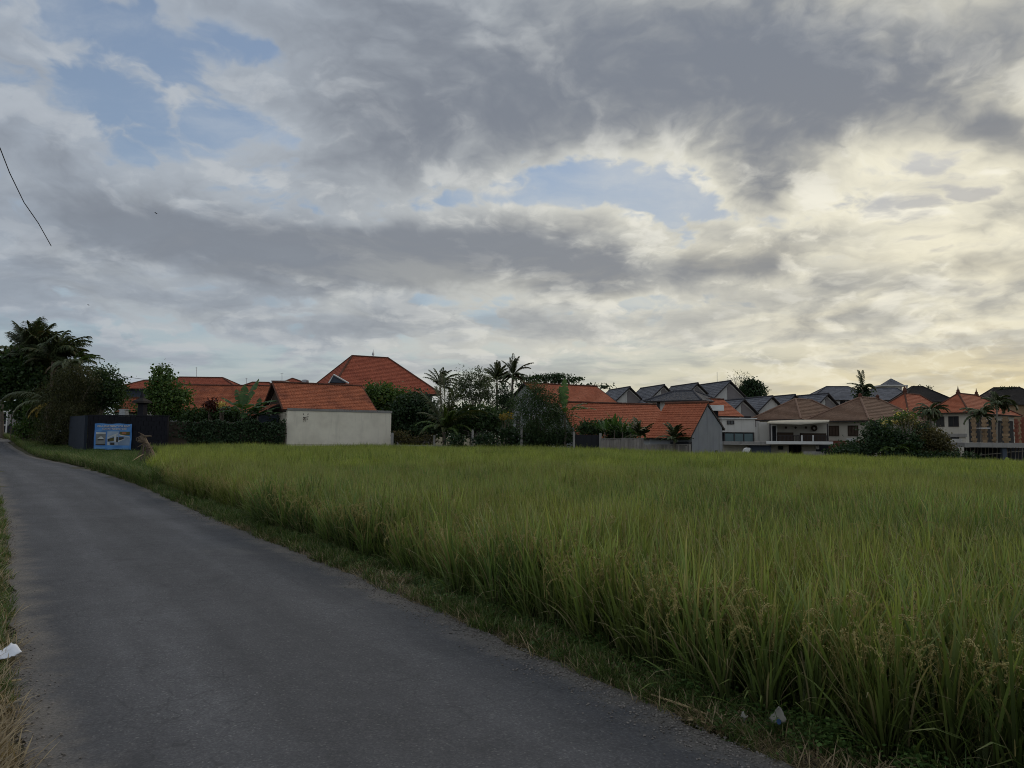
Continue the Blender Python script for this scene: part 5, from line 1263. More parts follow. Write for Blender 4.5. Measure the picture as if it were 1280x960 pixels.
# shrine and lantern behind the black wall
sh = thing('shrine', 'dark tiered stone shrine rising behind the black wall', 'shrine', at(173, 548, 58))
def sh_tier(name, rows, mat):
    mb = MB(); 
    pts = [at(173, y, 58) for y, w in rows]; mb.tube([Vector((pts[0].x, 58.6, p.z)) for p in pts], [w * 58 / FPX / 2 * 1.3 for y, w in rows], 4); mb.build(name, mat, sh)
sh_tier('plinth', [(560, 16), (522, 15), (519, 13)], M['black_wall']); sh_tier('body', [(519, 9), (505, 8), (503.5, 12)], M['black_wall'])
sh_tier('roof', [(503.4, 18), (501, 17), (497.5, 6), (496.5, 5)], M['roof_thatch']); sh_tier('finial', [(496.4, 4), (494, 3.4), (491.5, 2.2), (488.5, .4)], M['black_wall'])
mb = MB()
for (w, y0, y1) in ((8, 515.5, 520), (6.5, 512.5, 515.4), (8.4, 511.2, 512.4)): pbox(mb, 152.4 - w / 2, 152.4 + w / 2, y0, y1, 58.5, .6)
pbox(mb, 148.5, 156.5, 520.1, 560, 58.5, .6); tag(mb.build('stone_lantern', M['pale_grey']), 'small pale stone lantern top just above the black wall', 'lantern')

M['old_wall'] = surf('mossy old wall', (.085, .065, .05), var=.3, scale=3, col2=(.04, .035, .028), blotch=.8, streak=.5)
# ivy covered wall between the black wall and the white outbuilding
Pa, Pb = plan(209, 57), plan(357, 59.4); dv = Vector((Pb[0] - Pa[0], Pb[1] - Pa[1], 0)); Ln = dv.length; yaw = math.degrees(math.atan2(dv.y, dv.x)); fr = frame(Pa, yaw)
zt_ = pz(290, 528, (0, 58.2))
iv = thing('ivy_wall', 'garden wall thickly covered with dark ivy beside the white outbuilding', 'wall', fr(Ln / 2, 0, -.2))
part_box('wall_panel', M['old_wall'], iv, fr, 0, Ln, .0, .2, -.3, zt_)
r = np.random.default_rng(5); n = 9500; u = r.uniform(0, Ln, n); dens = np.clip((u - .3) / 1.9, .15, 1); top = zt_ + .12 + .12 * np.sin(u * 2.3) + .08 * np.sin(u * 5.1)
z = -.1 + (top + .1) * r.uniform(0, 1, n) ** .9; v = -.10 - .16 * r.uniform(0, 1, n) * (1 + .7 * np.sin(u * 3 + z * 4))
hole = ((u - 9.1) ** 2 / .14 + (z - .95) ** 2 / .35 < 1) | ((u - .6) ** 2 / 1.3 + (z - .75) ** 2 / .4 < 1)
k = (r.uniform(0, 1, n) < dens) & ~hole; P_ = np.array([tuple(fr(a, b_, c_)) for a, b_, c_ in zip(u[k], v[k], z[k])]); V, F = leaf_quads(P_, .15, r, .5, .46)
np_obj('ivy', V, F, M['leaf_ivy'], iv, var=r.uniform(0, 1, len(F)))

# thin concrete posts of the garden fence, with a low kerb and wire
fp = thing('garden_fence', 'wire garden fence on slim concrete posts before the palms and trees', 'fence', (at(620, 555, 61).x, 61, -.2))
def post_px(x, y0, Y, root, w=2.6, mat='concrete'):
    q = at(x, y0, Y); mb = MB(); k = w * Y / FPX / 2; mb.box(WF, q.x - k, q.x + k, Y - k, Y + k, tz(q.x, Y) - .2, q.z); mb.build('post', M[mat], root)
posts = [(490.5, 541, 62.3, 3.4), (543, 544, 61.6, 2.4), (591, 537, 61, 2.6), (652, 535, 60, 2.8)]
for p in posts: post_px(p[0], p[1], p[2], fp, p[3])
for y_ in (545.5, 551.5):
    for a, b_ in zip(posts[:-1], posts[1:]):
        mb = MB(); A_, B_ = at(a[0], y_ , a[2] + .05), at(b_[0], y_ - .4, b_[2] + .05); mb.tube([A_, A_.lerp(B_, .5) - Vector((0, 0, .06)), B_], .010, 4); mb.build('wire', M['cable'], fp)
mb = MB(); pbox(mb, 494, 690, 557.0, 563, 61.2, .25); mb.build('kerb', M['concrete'], fp)
mb = MB(); pbox(mb, 615, 629, 553, 557.3, 61.6, .5); tag(mb.build('stone_trough', M['concrete']), 'grey stone trough under the trees behind the fence kerb', 'trough')
nf = thing('net_fence', 'dark net fence between two pale concrete posts left of the panel fence', 'fence', (at(733, 560, 57.6).x, 57.6, -.5))
for p in ((717.5, 539.5, 57.8, 2.6), (750.5, 541.5, 57.0, 2.8)): post_px(p[0], p[1], p[2], nf, p[3])
mb = MB(); A_, B_ = at(718.5, 543, 57.85), at(749.5, 544, 57.1)
for i in range(6):
    p, q = A_.lerp(B_, i / 6), A_.lerp(B_, (i + 1) / 6); k_ = .05 * math.sin(i * 2.2); p2, q2 = p + Vector((0, k_, 0)), q + Vector((0, -k_, 0))
    mb.prism([Vector((p2.x, p2.y, -.9)), Vector((q2.x, q2.y, -.9)), q2, p2], Vector((0, .03, 0)))
mb.build('net', M['dark'], nf)
mb = MB(); pbox(mb, 704, 718, 534.6, 541, 60.5, 1.5); tag(mb.build('tank_box', M['pale_grey']), 'pale blue grey box showing behind the net fence', 'box')
# precast concrete panel fence
pf = thing('panel_fence', 'low weathered concrete panel fence in front of the low orange roof', 'fence', (at(808, 560, 54).x, 54, -.8))
def fence_run(x0, Y0, x1, Y1, ytop0, ytop1, n, sl):
    A_ = at(x0, ytop0, Y0); B_ = at(x1, ytop1, Y1)
    for i in range(n + 1):
        p = A_.lerp(B_, i / n); mb = MB(); mb.box(WF, p.x - .07, p.x + .07, p.y - .12, p.y + .08, -1.3, p.z + .06, .6); mb.build('post', M['fence_panel'], pf)
    for i in range(n):
        p, q = A_.lerp(B_, i / n), A_.lerp(B_, (i + 1) / n); zt = (p.z + q.z) / 2 - .02
        d = (q - p); d.z = 0; yw = math.degrees(math.atan2(d.y, d.x)); f_ = frame((p.x, p.y), yw); Lp = d.length
        for k_ in range(sl):
            u0_, u1_ = .08 + (Lp - .16) * k_ / sl, .08 + (Lp - .16) * (k_ + 1) / sl; mb = MB()
            mb.box(f_, u0_ + .01, u1_ - .01, -.03, .03, -1.3, zt + rn.uniform(-.02, .02), rn.random()); mb.build('slat', M['fence_panel'], pf)
        mb = MB(); mb.box(f_, .07, Lp - .07, -.045, .045, zt + .022, zt + .08); mb.build('top_rail', M['fence_panel'], pf)
fence_run(752.5, 56.8, 803, 54.2, 549.2, 548.2, 2, 8)
fence_run(804.5, 51.3, 862, 49.25, 555.6, 556.4, 3, 9)

# gate and wall at the far left beyond the road
gt = thing('gate_house', 'grey wall with dark gateway in a white frame at the far left', 'wall', (at(10, 540, 88).x, 88, 1.4))
mb = MB(); pbox(mb, 9.5, 31, 515, 545, 88, .3); mb.build('wall', M['concrete'], gt)
mb = MB(); pbox(mb, 9, 31.5, 532, 546, 87.8, .15); mb.build('dark_base', M['dark'], gt)
mb = MB(); pbox(mb, -14, 7.2, 516.5, 541, 88.3, .1); d_ = mb.build('door', M['dark'], gt)
for q_ in ((7.3, 9, 513.5, 542), (-14, 7.2, 513.5, 516.4), (-14, 7.2, 540.6, 542)): mb = MB(); pbox(mb, *q_, 87.9, .4); mb.build('door_frame', M['white_trim'], gt)
mb = MB(); pbox(mb, 2, 7, 530.6, 531.8, 88.2, .1); mb.build('handle', M['white_trim'], d_)
mb = MB(); pbox(mb, 9.3, 14.5, 512.2, 514.9, 87.8, .5); mb.build('lamp_box', M['white_trim'], gt)
# concrete crossing to the gate over a dark ditch
mb = MB(); mb.hexa([at(-20, 552.8, 66) - Vector((0, 0, .5)), at(10, 552.6, 68) - Vector((0, 0, .5)), at(55, 545.5, 80) - Vector((0, 0, .5)), at(-20, 544.5, 86) - Vector((0, 0, .5))], [at(-20, 552.4, 66), at(11, 552.2, 68), at(57, 545.3, 80), at(-20, 544.2, 86)])
M['path'] = surf('worn concrete paving', (.20, .19, .18), var=.15, scale=2)
structure(mb.build('path', M['path']))

# ------------------------------------------------------------------ trees and plants, left to right
M['frond_mid'] = leafy('olive green frond', (.04, .058, .02), (.085, .105, .04), c3=(.15, .12, .05), trans=.3)
F_, D_, Q_ = M['frond'], M['frond_dry'], M['frond_pale']
palm('palm_tree', 'tall dark palm with a dense upright tuft, highest on the left', 68.5, 40, 41, 452, [(90, 88, 4.4, .4), (60, 80, 4.2, .6), (120, 80, 4.2, .6), (20, 70, 3.9, .8), (160, 68, 4.0, .7), (0, 58, 3.6, 1.0), (178, 60, 3.8, .6), (230, 75, 4.0, .5), (310, 76, 4.0, .5), (270, 70, 3.8, .8), (45, 60, 3.2, 1.3), (140, 55, 3.0, 1.4), (200, 40, 2.6, 1.6), (330, 40, 2.6, 1.6)], F_, .2, 1, leaflet=1.05, n=40, hang=.6, width=.07, dens=3, bark=M['bark'])
palm('palm_tree', 'dark palm with fronds sweeping right, beside the tallest left palm', 67.2, 62, 66, 452, [(80, 78, 3.6, .7), (20, 62, 4.0, 1.0), (0, 52, 3.9, 1.2), (-25, 60, 3.7, 1.0), (10, 36, 3.7, 1.3), (150, 62, 3.2, 1.0), (200, 50, 2.8, 1.2), (-60, 62, 3.2, 1.1), (50, 50, 3.4, 1.2), (-10, 14, 3.0, 1.3), (185, 20, 2.6, 1.2)], F_, .18, 2, leaflet=.95, n=38, hang=.75, width=.065, dens=3, bark=M['bark'])
palm('palm_tree', 'yellow green palm with drooping fronds behind the round shrub', 66, 84, 88, 462, [(8, 48, 3.2, 1.3), (-15, 36, 3.2, 1.3), (15, 22, 3.2, 1.4), (-40, 45, 3.0, 1.7), (40, 58, 2.9, 1.2), (170, 55, 2.6, 1.2), (-70, 40, 2.8, 2.0), (-100, 36, 2.6, 2.1), (-30, 8, 3.0, 1.7), (-130, 30, 2.4, 2.0), (80, 72, 2.6, .9), (160, 15, 2.3, 1.8)], M['frond_fresh'], .16, 3, leaflet=.65, n=32, hang=.8, width=.06, mats=[None, M['frond'], None, M['frond_pale'], None, M['frond'], M['frond_pale'], M['frond_pale'], M['frond'], M['frond_dry'], None, M['frond']])
palm('palm_tree', 'dark ragged palm cut by the left photo edge', 74, 2, 3, 452, ring(12, (60, 42, 20, 5, -15), 3.4, 1.5, 4), D_, .18, 4, dens=3, leaflet=.9, n=34, hang=.8, width=.06, mats=[F_, D_] * 6)
palm('palm_tree', 'low palm with one pale frond arching over the gate wall', 64.5, 58, 63, 503, [(176, 30, 5.0, 1.35, Q_), (168, -2, 2.9, 1.2, Q_), (200, 12, 3.2, 1.5, Q_), (-60, -35, 2.6, .6, M['frond_dry']), (215, -20, 2.2, 1.0, M['leaf_yellow']), (60, 58, 2.8, 1.2), (120, 55, 2.8, 1.2), (20, 42, 2.6, 1.4)], F_, .16, 5, leaflet=.78, n=36, hang=.95, width=.06)
bush('dark_thicket', 'dark green thicket under the left palms', 69.2, [(20, 468, 26, 22), (48, 475, 24, 22), (5, 488, 18, 14), (42, 505, 22, 20), (45, 452, 20, 18), (28, 448, 14, 14), (62, 466, 20, 16), (8, 462, 18, 16), (84, 484, 16, 14), (70, 480, 20, 20), (60, 510, 20, 25), (48, 528, 12, 12)], M['leaf_dark'], .30, 1.1, 34, 11, cat='thicket', spread=.5)
bush('garden_shrub', 'green shrub beside the concrete crossing in front of the gate wall', 66, [(37, 533, 11, 13), (48, 536, 9, 12), (29, 540, 7, 7), (44, 515, 10, 14), (58, 528, 9, 15)], M['leaf_mid'], .2, 1.7, 30, 12, spread=.3)
tree('olive_shrub_tree', 'tall olive brown feathery shrub left of the black wall', 'tree', 61, 84, [(78, 500, 22, 26), (92, 482, 22, 20), (72, 530, 17, 24), (92, 520, 17, 34), (104, 470, 17, 12), (84, 550, 22, 14), (66, 552, 9, 8)], M['leaf_bamboo'], M['bark'], .17, 1.7, 46, .08, 13, spread=.42, slim=.16, droop=.9, stems=3)
tree('round_tree', 'broad dark tree with pale forked branches behind the black wall', 'tree', 64, 119, [(126, 474, 19, 14), (112, 490, 20, 17), (136, 490, 19, 14), (148, 494, 12, 10), (102, 505, 13, 12), (140, 480, 13, 10), (122, 504, 22, 8)], M['leaf_dark'], M['bark_pale'], .20, 1.25, 30, .17, 14, spread=.34, limbs=16)
tree('mango_tree', 'bright topped green tree standing at the right end of the black wall', 'tree', 63, 204, [(203, 466, 7, 8), (201, 478, 13, 12), (212, 488, 15, 12), (190, 494, 12, 12), (222, 499, 13, 9), (205, 505, 22, 13), (184, 510, 9, 10), (214, 516, 16, 8)], M['leaf_mid'], M['bark'], .22, 1.3, 32, .16, 15, spread=.33)
bush('hedge_bush', 'mixed green bush growing over the top of the ivy wall', 62.8, [(232, 522, 14, 8), (250, 519, 14, 9), (272, 519, 16, 9), (290, 520, 14, 10), (320, 522, 16, 9), (345, 527, 10, 6)], M['leaf_dark'], .2, 1.7, 34, 16, spread=.3)
bush('red_bush', 'small dark red leaved bush against the orange tiled slope', 62, [(265, 507, 5, 8)], M['leaf_red'], .18, 2.2, 30, 17, spread=.2)
bush('blossom_bush', 'pale blossom cluster left of the banana plant', 61.5, [(277, 506.5, 4, 2.2)], M['blossom'], .12, 2.2, 8, 18, spread=.15)
banana('banana_plant', 'banana plant with long upright leaves rising behind the ivy wall', 60.4, 302, 303, 516, [(50, 72, 2.7, .35), (140, 68, 2.2, .5), (100, 80, 2.1, .4), (165, 48, 2.2, .8), (10, 40, 2.6, 1.0), (-20, 28, 2.4, 1.0), (-45, 40, 2.1, 1.4), (-90, 45, 1.9, 1.7), (-135, 40, 1.9, 1.6), (190, 25, 1.9, 1.3), (0, 15, 2.0, 1.0), (-70, 15, 1.7, 1.3)], M['leaf_banana'], 21, W_=.62)
banana('banana_plant', 'smaller banana plant pressed against the white outbuilding roof edge', 60.3, 322, 322, 520, [(30, 45, 1.9, 1.0), (0, 25, 2.1, 1.0), (-30, 35, 1.7, 1.4), (-90, 55, 1.4, 1.5), (100, 70, 1.5, .6), (170, 30, 1.5, 1.3), (-140, 40, 1.4, 1.6)], M['leaf_banana'], 22, W_=.55)
# between the white outbuilding and the gabled house
tree('bright_tree', 'round tree with yellow green top right behind the white outbuilding', 'tree', 70, 480, [(474, 489, 17, 9), (484, 500, 20, 14), (468, 500, 12, 12), (492, 516, 16, 14), (500, 500, 12, 9)], M['leaf_mid'], M['bark'], .24, 1.3, 34, .18, 31, spread=.36)
tree('dark_tree', 'dense dark tree filling the gap right of the white outbuilding', 'tree', 68, 508, [(506, 520, 18, 22), (526, 516, 16, 20), (495, 535, 12, 16), (520, 540, 22, 12), (538, 525, 12, 18), (515, 500, 14, 9)], M['leaf_deep'], M['bark'], .24, 1.3, 34, .18, 32, spread=.38)
bush('fern_bush', 'yellowish low bush at the foot of the dark trees beside the white wall', 63, [(505, 551, 8, 7), (520, 552, 9, 6), (534, 550, 9, 7), (498, 546, 3, 5)], M['leaf_olive'], .22, 2.2, 24, 33, spread=.25, slim=.22)
palm('coconut_palm', 'coconut palm whose wind blown crown stands free against the sky', 92, 556, 550, 484, [(95, 82, 3.0, .8), (60, 72, 3.1, 1.0), (30, 60, 3.1, 1.2), (10, 46, 3.0, 1.5), (0, 25, 2.7, 1.6), (140, 76, 3.0, .8), (170, 60, 2.9, .9), (195, 58, 2.2, 1.2), (-30, 40, 2.7, 1.7), (-60, 55, 2.6, 1.5), (240, 50, 2.3, 1.6), (20, 5, 2.4, 1.6)], F_, .17, 34, leaflet=.62, n=30, hang=.75, width=.075, wind=.5, group='coconut palms behind the field')
palm('young_palm', 'young coconut palm with tall arching fronds at the field edge', 62.3, 556, 556, 541, [(100, 84, 5.2, .35, M['frond_mid']), (70, 76, 4.7, .5, M['frond_mid']), (120, 74, 4.6, .5, M['frond_mid']), (35, 62, 4.0, 1.0, M['frond_mid']), (12, 58, 4.4, 1.5, M['frond_mid']), (160, 60, 3.4, 1.3, M['frond_mid']), (195, 48, 2.9, 1.6, M['frond_fresh']), (-60, 70, 3.0, 1.3, M['frond_fresh']), (-90, 76, 2.9, .8, M['frond_fresh']), (-20, 40, 2.8, 1.7, M['frond_fresh']), (220, 35, 2.6, 1.7, M['frond_mid']), (-110, 48, 2.2, 1.8, M['frond_mid'])], F_, .17, 35, leaflet=.62, n=36, hang=.55, width=.06)
tree('feathery_tree', 'airy grey green feathery tree with sky showing through its crown', 'tree', 72, 596, [(584, 473, 17, 10), (600, 467, 10, 7), (576, 484, 12, 9), (598, 485, 18, 12), (612, 480, 14, 14), (586, 497, 18, 8), (608, 500, 18, 10), (566, 492, 7, 6)], M['leaf_feather'], M['bark_pale'], .22, .85, 30, .12, 36, spread=.30, limbs=22, slim=.2, hollow=.2)
tree('grove_tree', 'dark low tree with several pale thin stems behind the fence posts', 'tree', 65, 598, [(582, 522, 18, 14), (604, 520, 20, 14), (622, 528, 16, 14), (570, 535, 10, 10), (600, 535, 26, 8)], M['leaf_dark'], M['bark_pale'], .22, 1.1, 32, .07, 37, spread=.36, stems=4, limbs=7)
palm('coconut_palm', 'dark palm with a dense mop crown left of the tallest middle palm', 82, 622, 621, 478, [(90, 86, 2.7, .5), (45, 76, 2.6, .9), (135, 78, 2.5, .8), (0, 62, 2.5, 1.3), (180, 66, 2.2, 1.0), (270, 80, 2.5, .7), (225, 70, 2.2, 1.0), (315, 66, 2.4, 1.2), (20, 50, 2.4, 1.7), (160, 40, 1.6, 1.6), (70, 84, 2.6, .5), (110, 82, 2.5, .5), (10, 20, 1.8, 1.5), (200, 15, 1.5, 1.4)], F_, .17, 38, leaflet=.6, n=30, hang=.7, width=.085, group='coconut palms behind the field')
palm('coconut_palm', 'tallest middle palm with one frond swept right against the sky', 80, 637, 641, 470, [(95, 86, 2.6, .25), (60, 74, 2.6, .5), (120, 76, 2.3, .4), (12, 52, 2.9, .9), (165, 70, 2.2, .8), (-20, 20, 2.2, 1.5), (190, 10, 2.0, 1.2), (40, 0, 2.2, 1.4), (-60, 30, 2.0, 1.8), (230, 20, 2.0, 1.6), (150, 0, 2.0, 1.4), (5, -15, 1.9, 1.2), (180, -25, 1.8, 1.0), (-90, 5, 1.8, 1.6), (80, 30, 2.0, 1.4)], F_, .17, 39, leaflet=.55, n=30, hang=.7, width=.075, wind=.25, group='coconut palms behind the field')
tree('cypress', 'narrow almost black tree under the tall middle palms', 'tree', 70, 630, [(630, 492, 8, 12), (632, 510, 11, 18), (628, 530, 12, 16)], M['leaf_deep'], M['bark'], .2, 1.8, 34, .14, 40, spread=.28, slim=.25)
bush('yellow_shrub', 'few yellow leaves low under the palms', 63, [(633, 521, 5, 3.2)], M['leaf_yellow'], .2, 2.0, 7, 41, spread=.2)
tree('casuarina', 'fine leaved bluish green tree in front of the pale gable', 'tree', 60.8, 668, [(662, 502, 17, 16), (676, 498, 13, 16), (690, 512, 16, 18), (656, 525, 18, 18), (682, 535, 24, 18), (700, 530, 15, 20), (664, 545, 18, 10), (668, 484, 5, 7)], M['leaf_dark'], M['bark'], .19, 1.35, 40, .12, 42, spread=.42, slim=.15, droop=.7)
bush('undergrowth_bush', 'dark undergrowth bush along the fence kerb below the fine leaved tree', 60.6, [(640, 545, 14, 12), (668, 552, 20, 8), (700, 550, 16, 10), (610, 552, 14, 7), (570, 552, 10, 6)], M['leaf_deep'], .2, 1.6, 34, 43, spread=.3)
banana('banana_plant', 'banana plant with one bright upright leaf before the long orange roof', 60.2, 707, 706, 517, [(80, 86, 2.6, .2, M['leaf_banana']), (110, 72, 2.3, .5), (20, 45, 2.0, 1.2), (0, 30, 2.3, 1.2), (-40, 35, 2.0, 1.5), (160, 45, 2.2, 1.1), (190, 30, 2.0, 1.4), (-100, 45, 1.8, 1.6), (-20, 10, 1.6, 1.4)], M['leaf_banana'], 44, W_=.5)
# broad leaved plants before the long low roof
def plume(x, y, Y, n, L, seed, label, mat='leaf_banana', W_=.34):
    r = random.Random(seed); lv = [(360 * i / n + r.uniform(-20, 20), r.choice((80, 66, 52, 38)) + r.uniform(-8, 8), L * r.uniform(.75, 1.15), r.uniform(.4, 1.2)) for i in range(n)]
    return banana('broadleaf_plant', label, Y, x, x, y, lv, M[mat], seed, 'broad leaved plants along the panel fence', .06, W_, cat='plant')
plume(756, 540, 57.6, 15, 1.35, 45, 'broad leaved plant nearest the net fence post')
plume(768, 538, 57.5, 15, 1.45, 46, 'broad leaved plant with the densest dark leaves behind the panel fence')
plume(778, 540, 57.0, 14, 1.3, 47, 'broad leaved plant over the first pale fence panels')
plume(788, 542, 56.6, 12, 1.5, 48, 'broad leaved plant with a torn leaf reaching right, before the small palms')
bush('fence_bush', 'dark bush filling the space behind the net and panel fences', 59.6, [(742, 540, 10, 8), (758, 535, 13, 11), (772, 537, 13, 11), (786, 543, 11, 8), (730, 536, 8, 8)], M['leaf_dark'], .2, 1.9, 34, 49, spread=.28)
palm('small_palm', 'small dark palm behind the panel fence before the long low roof', 55.2, 800, 800, 546, ring(13, (75, 58, 40, 20), 1.6, .9, 50), F_, .09, 50, leaflet=.7, n=24, hang=.35, width=.05, group='small palms behind the panel fence')
palm('small_palm', 'small dark palm before the orange roof of the grey shed', 49.75, 843, 843, 550, ring(15, (78, 60, 42, 18), 1.2, .8, 51), F_, .10, 51, leaflet=.75, n=26, hang=.35, width=.05, group='small palms behind the panel fence')
# far trees over the roofs
tree('rain_tree', 'flat topped spreading tree over the ridge of the white gabled house', 'tree', 105, 690, [(664, 473.5, 15, 2.2), (684, 470.5, 18, 2.2), (704, 470, 13, 1.8), (722, 473.5, 11, 1.0), (652, 480, 10, 3), (690, 476, 18, 1.6), (712, 476, 8, 1.2), (738, 483, 12, 1.0), (754, 482.5, 9, 1.6)], M['leaf_deep'], M['bark'], .28, .8, 22, .3, 52, spread=.55, limbs=26, depth=.5, zs=.22)
tree('round_far_tree', 'dark round tree behind the tallest grey townhouse', 'tree', 118, 941, [(938, 485, 11, 9), (946, 489, 9, 8), (932, 492, 8, 6), (940, 494, 12, 5)], M['leaf_deep'], M['bark'], .34, 1.5, 30, .22, 53, spread=.4)
tree('bare_tree', 'thin sparse tree with open twigs beside the dark round tree', 'tree', 120, 926, [(920, 474, 6, 3), (930, 470, 7, 3), (926, 480, 6, 4), (935, 476, 5, 3)], M['leaf_feather'], M['bark'], .22, .45, 10, .1, 54, spread=.5, limbs=20, slim=.25)
palm('tall_palm', 'palm with ragged drooping fronds above the second brown villa', 92, 1079, 1078, 486, [(60, 82, 3.0, 1.0), (95, 86, 2.6, .6), (20, 48, 2.4, 2.1), (5, 30, 2.3, 2.0), (170, 44, 2.1, 1.2), (185, 25, 1.8, 1.4), (-60, 40, 2.0, 1.9), (230, 45, 1.8, 1.7), (35, 15, 1.8, 1.7), (150, 5, 1.6, 1.3)], F_, .15, 55, leaflet=.5, n=26, hang=1.0, width=.07)
bush('palm_skirt', 'dark leaf clump at the foot of the palm crown over the brown ridge', 92.6, [(1078, 493, 8, 6)], M['leaf_deep'], .3, 2.2, 26, 56, spread=.3, stem=True)
# right side garden
tree('frangipani', 'frangipani tree with yellow white blossoms beside the second brown villa', 'tree', 65, 1125, [(1118, 528, 12, 8), (1130, 523, 12, 7), (1108, 536, 9, 8), (1138, 531, 9, 9)], M['leaf_mid'], M['bark_pale'], .2, 1.3, 18, .1, 61, spread=.3)
fg = [o_ for o_ in bpy.data.objects if o_.name == 'frangipani'][0]
r = np.random.default_rng(62); CC, Pp, Vv = crown_points(px_ells(64.5, [(1118, 525, 13, 8), (1130, 521, 12, 6), (1104, 532, 6, 6), (1106, 538, 5, 4), (1143, 533, 4, 5)], .6), 1.6, 9, r, .14, .8)
V, F = leaf_quads(Pp, .15, r, -.3, .5); np_obj('blossoms', V, F, M['blossom'], fg, var=Vv)
tree('grey_tree', 'greyish bare looking crown in front of the frangipani', 'tree', 63.5, 1131, [(1131, 533, 10, 11), (1138, 528, 7, 8)], M['leaf_olive'], M['bark_pale'], .15, 1.5, 20, .09, 63, spread=.3, slim=.2, limbs=20)
bush('garden_bush', 'large dark bush below the frangipani at the field edge', 62.5, [(1095, 548, 16, 14), (1112, 552, 16, 16), (1082, 560, 16, 9), (1065, 563, 20, 8), (1130, 556, 16, 14), (1050, 566, 10, 5), (1092, 536, 7, 8)], M['leaf_deep'], .22, 1.5, 34, 64, spread=.32)
bush('round_bush', 'rounded olive brown bush at the foot of the orange villa', 63, [(1172, 556, 15, 15), (1158, 554, 14, 15), (1182, 560, 9, 10), (1166, 546, 11, 8)], M['leaf_olive'], .17, 1.9, 38, 65, spread=.3)
bush('dark_bush', 'dark hanging bush between frangipani and the round olive bush', 64, [(1146, 548, 12, 18), (1140, 560, 14, 12), (1154, 536, 9, 12)], M['leaf_deep'], .2, 1.7, 36, 66, spread=.3, slim=.18, droop=.9)
bush('low_hedge', 'low dark hedge under the tin sheet along the field edge', 61.5, [(1160, 572, 16, 6), (1185, 573, 16, 6), (1205, 573, 12, 6), (1220, 576, 12, 5), (1120, 570, 22, 6)], M['leaf_deep'], .18, 1.8, 34, 67, spread=.26)
palm('banana_palm', 'pale green palm sapling spreading before the dark garden bush', 61.5, 1118, 1117, 564, [(120, 66, 2.3, .8), (60, 58, 2.0, 1.1), (20, 40, 2.1, 1.3), (-10, 24, 2.0, 1.2), (160, 40, 1.7, 1.4), (190, 20, 1.6, 1.2), (-60, 40, 1.5, 1.6), (-120, 35, 1.4, 1.5), (90, 80, 1.9, .6)], M['frond_fresh'], .1, 68, leaflet=.75, n=24, hang=.5, width=.07)
palm('fan_palm', 'bushy palm before the wall between the two orange roofs', 75, 1163, 1163, 514, ring(16, (60, 40, 18, -5), 1.9, 1.4, 69), F_, .14, 69, leaflet=.7, n=26, hang=.8, width=.08, group='palms beside the orange villa')
palm('fan_palm', 'shaggy low palm behind the first stone pillars', 75.5, 1226, 1226, 519, ring(15, (50, 30, 10, -12), 2.0, 1.3, 70), F_, .11, 70, leaflet=.7, n=26, hang=.8, width=.07, group='palms beside the orange villa')
palm('fan_palm', 'taller palm with rounded crown and hanging frond over the pillars', 75.8, 1244, 1246, 506, [(90, 80, 1.80, 1.0), (60, 60, 1.92, 1.5), (20, 50, 2.16, 1.9), (0, 40, 2.76, 2.4), (-20, 30, 2.28, 2.2), (150, 60, 1.68, 1.6), (180, 30, 1.56, 1.7), (30, 20, 2.04, 1.9), (-60, 45, 1.68, 1.9), (-120, 40, 1.56, 1.8), (70, 40, 1.92, 1.7), (10, 65, 2.04, 1.7)], M['frond'], .12, 71, leaflet=.8, n=28, hang=.9, width=.08, bark=M['bark_pale'], group='palms beside the orange villa')

# ------------------------------------------------------------------ small things near the road
# splintered stump leaning over the grass
st = thing('broken_stump', 'splintered pale dead stump leaning in the grass before the banner', 'stump', at(190, 581, 34.0))
Ys = 34.0; pts = [at(x, y, Ys) for x, y in ((195, 583), (191, 572), (187, 562), (183, 555), (179, 548.5), (176, 545.5))]
mb = MB(); mb.tube(pts, [.26, .16, .12, .11, .14, .10], 9); mb.build('trunk', M['dead_wood'], st)
rn = random.Random(12); mb = MB()
for k in range(60):
    p = pts[-1 - rn.randint(0, 3)] + Vector((rn.uniform(-.15, .15), rn.uniform(-.15, .1), rn.uniform(-.1, .1))); q = p + Vector((rn.uniform(-.28, .12), rn.uniform(-.1, .1), rn.uniform(-.22, .16))); mb.tube([p, q], [.03, .008], 4, rn.random())
stuff(mb.build('splinter', M['dead_wood'], st))
mb = MB(); mb.tube([at(179, 545.5, Ys - .05), at(189, 545.0, Ys - .1)], [.045, .035], 6); mb.build('branch_stub', M['dead_wood'], st); mb = MB(); mb.tube([at(178, 553, Ys - .1), at(172.5, 551, Ys - .2)], [.05, .07], 6); mb.build('branch_stub', M['dead_wood'], st)
mb = MB()
for k in range(22):
    p = pts[1 + rn.randint(0, 2)] + Vector((rn.uniform(-.1, .15), -.12, 0)); q = p + Vector((rn.uniform(-.5, .6), rn.uniform(-.3, .1), 0)); q.z = .05; mb.tube([p, p.lerp(q, .5) + Vector((0, 0, .1)), q], [.025, .02, .012], 4, rn.random())
stuff(mb.build('root', M['bark'], st))
mb = MB(); mb.tube([at(165, 576.5, 33), at(174, 570.5, 33.4), at(180, 567.5, 33.8)], [.02, .025, .02], 5); tag(mb.build('stick', M['straw']), 'pale stick lying aslant in the grass left of the broken stump', 'stick')
mb = MB()
for k in range(16):
    q = at(rn.uniform(68, 88), rn.uniform(568.5, 571.5), 47); a = rn.uniform(0, 3); l = rn.uniform(.1, .3); q.z = max(q.z, tz(q.x, 47) + .08); mb.tube([q, q + Vector((math.cos(a) * l, math.sin(a) * l, rn.uniform(-.03, .1)))], [.07, .05], 5, rn.random())
tag(mb.build('rubble_heap', M['concrete']), 'little heap of pale rubble on the verge before the black wall', 'rubble')
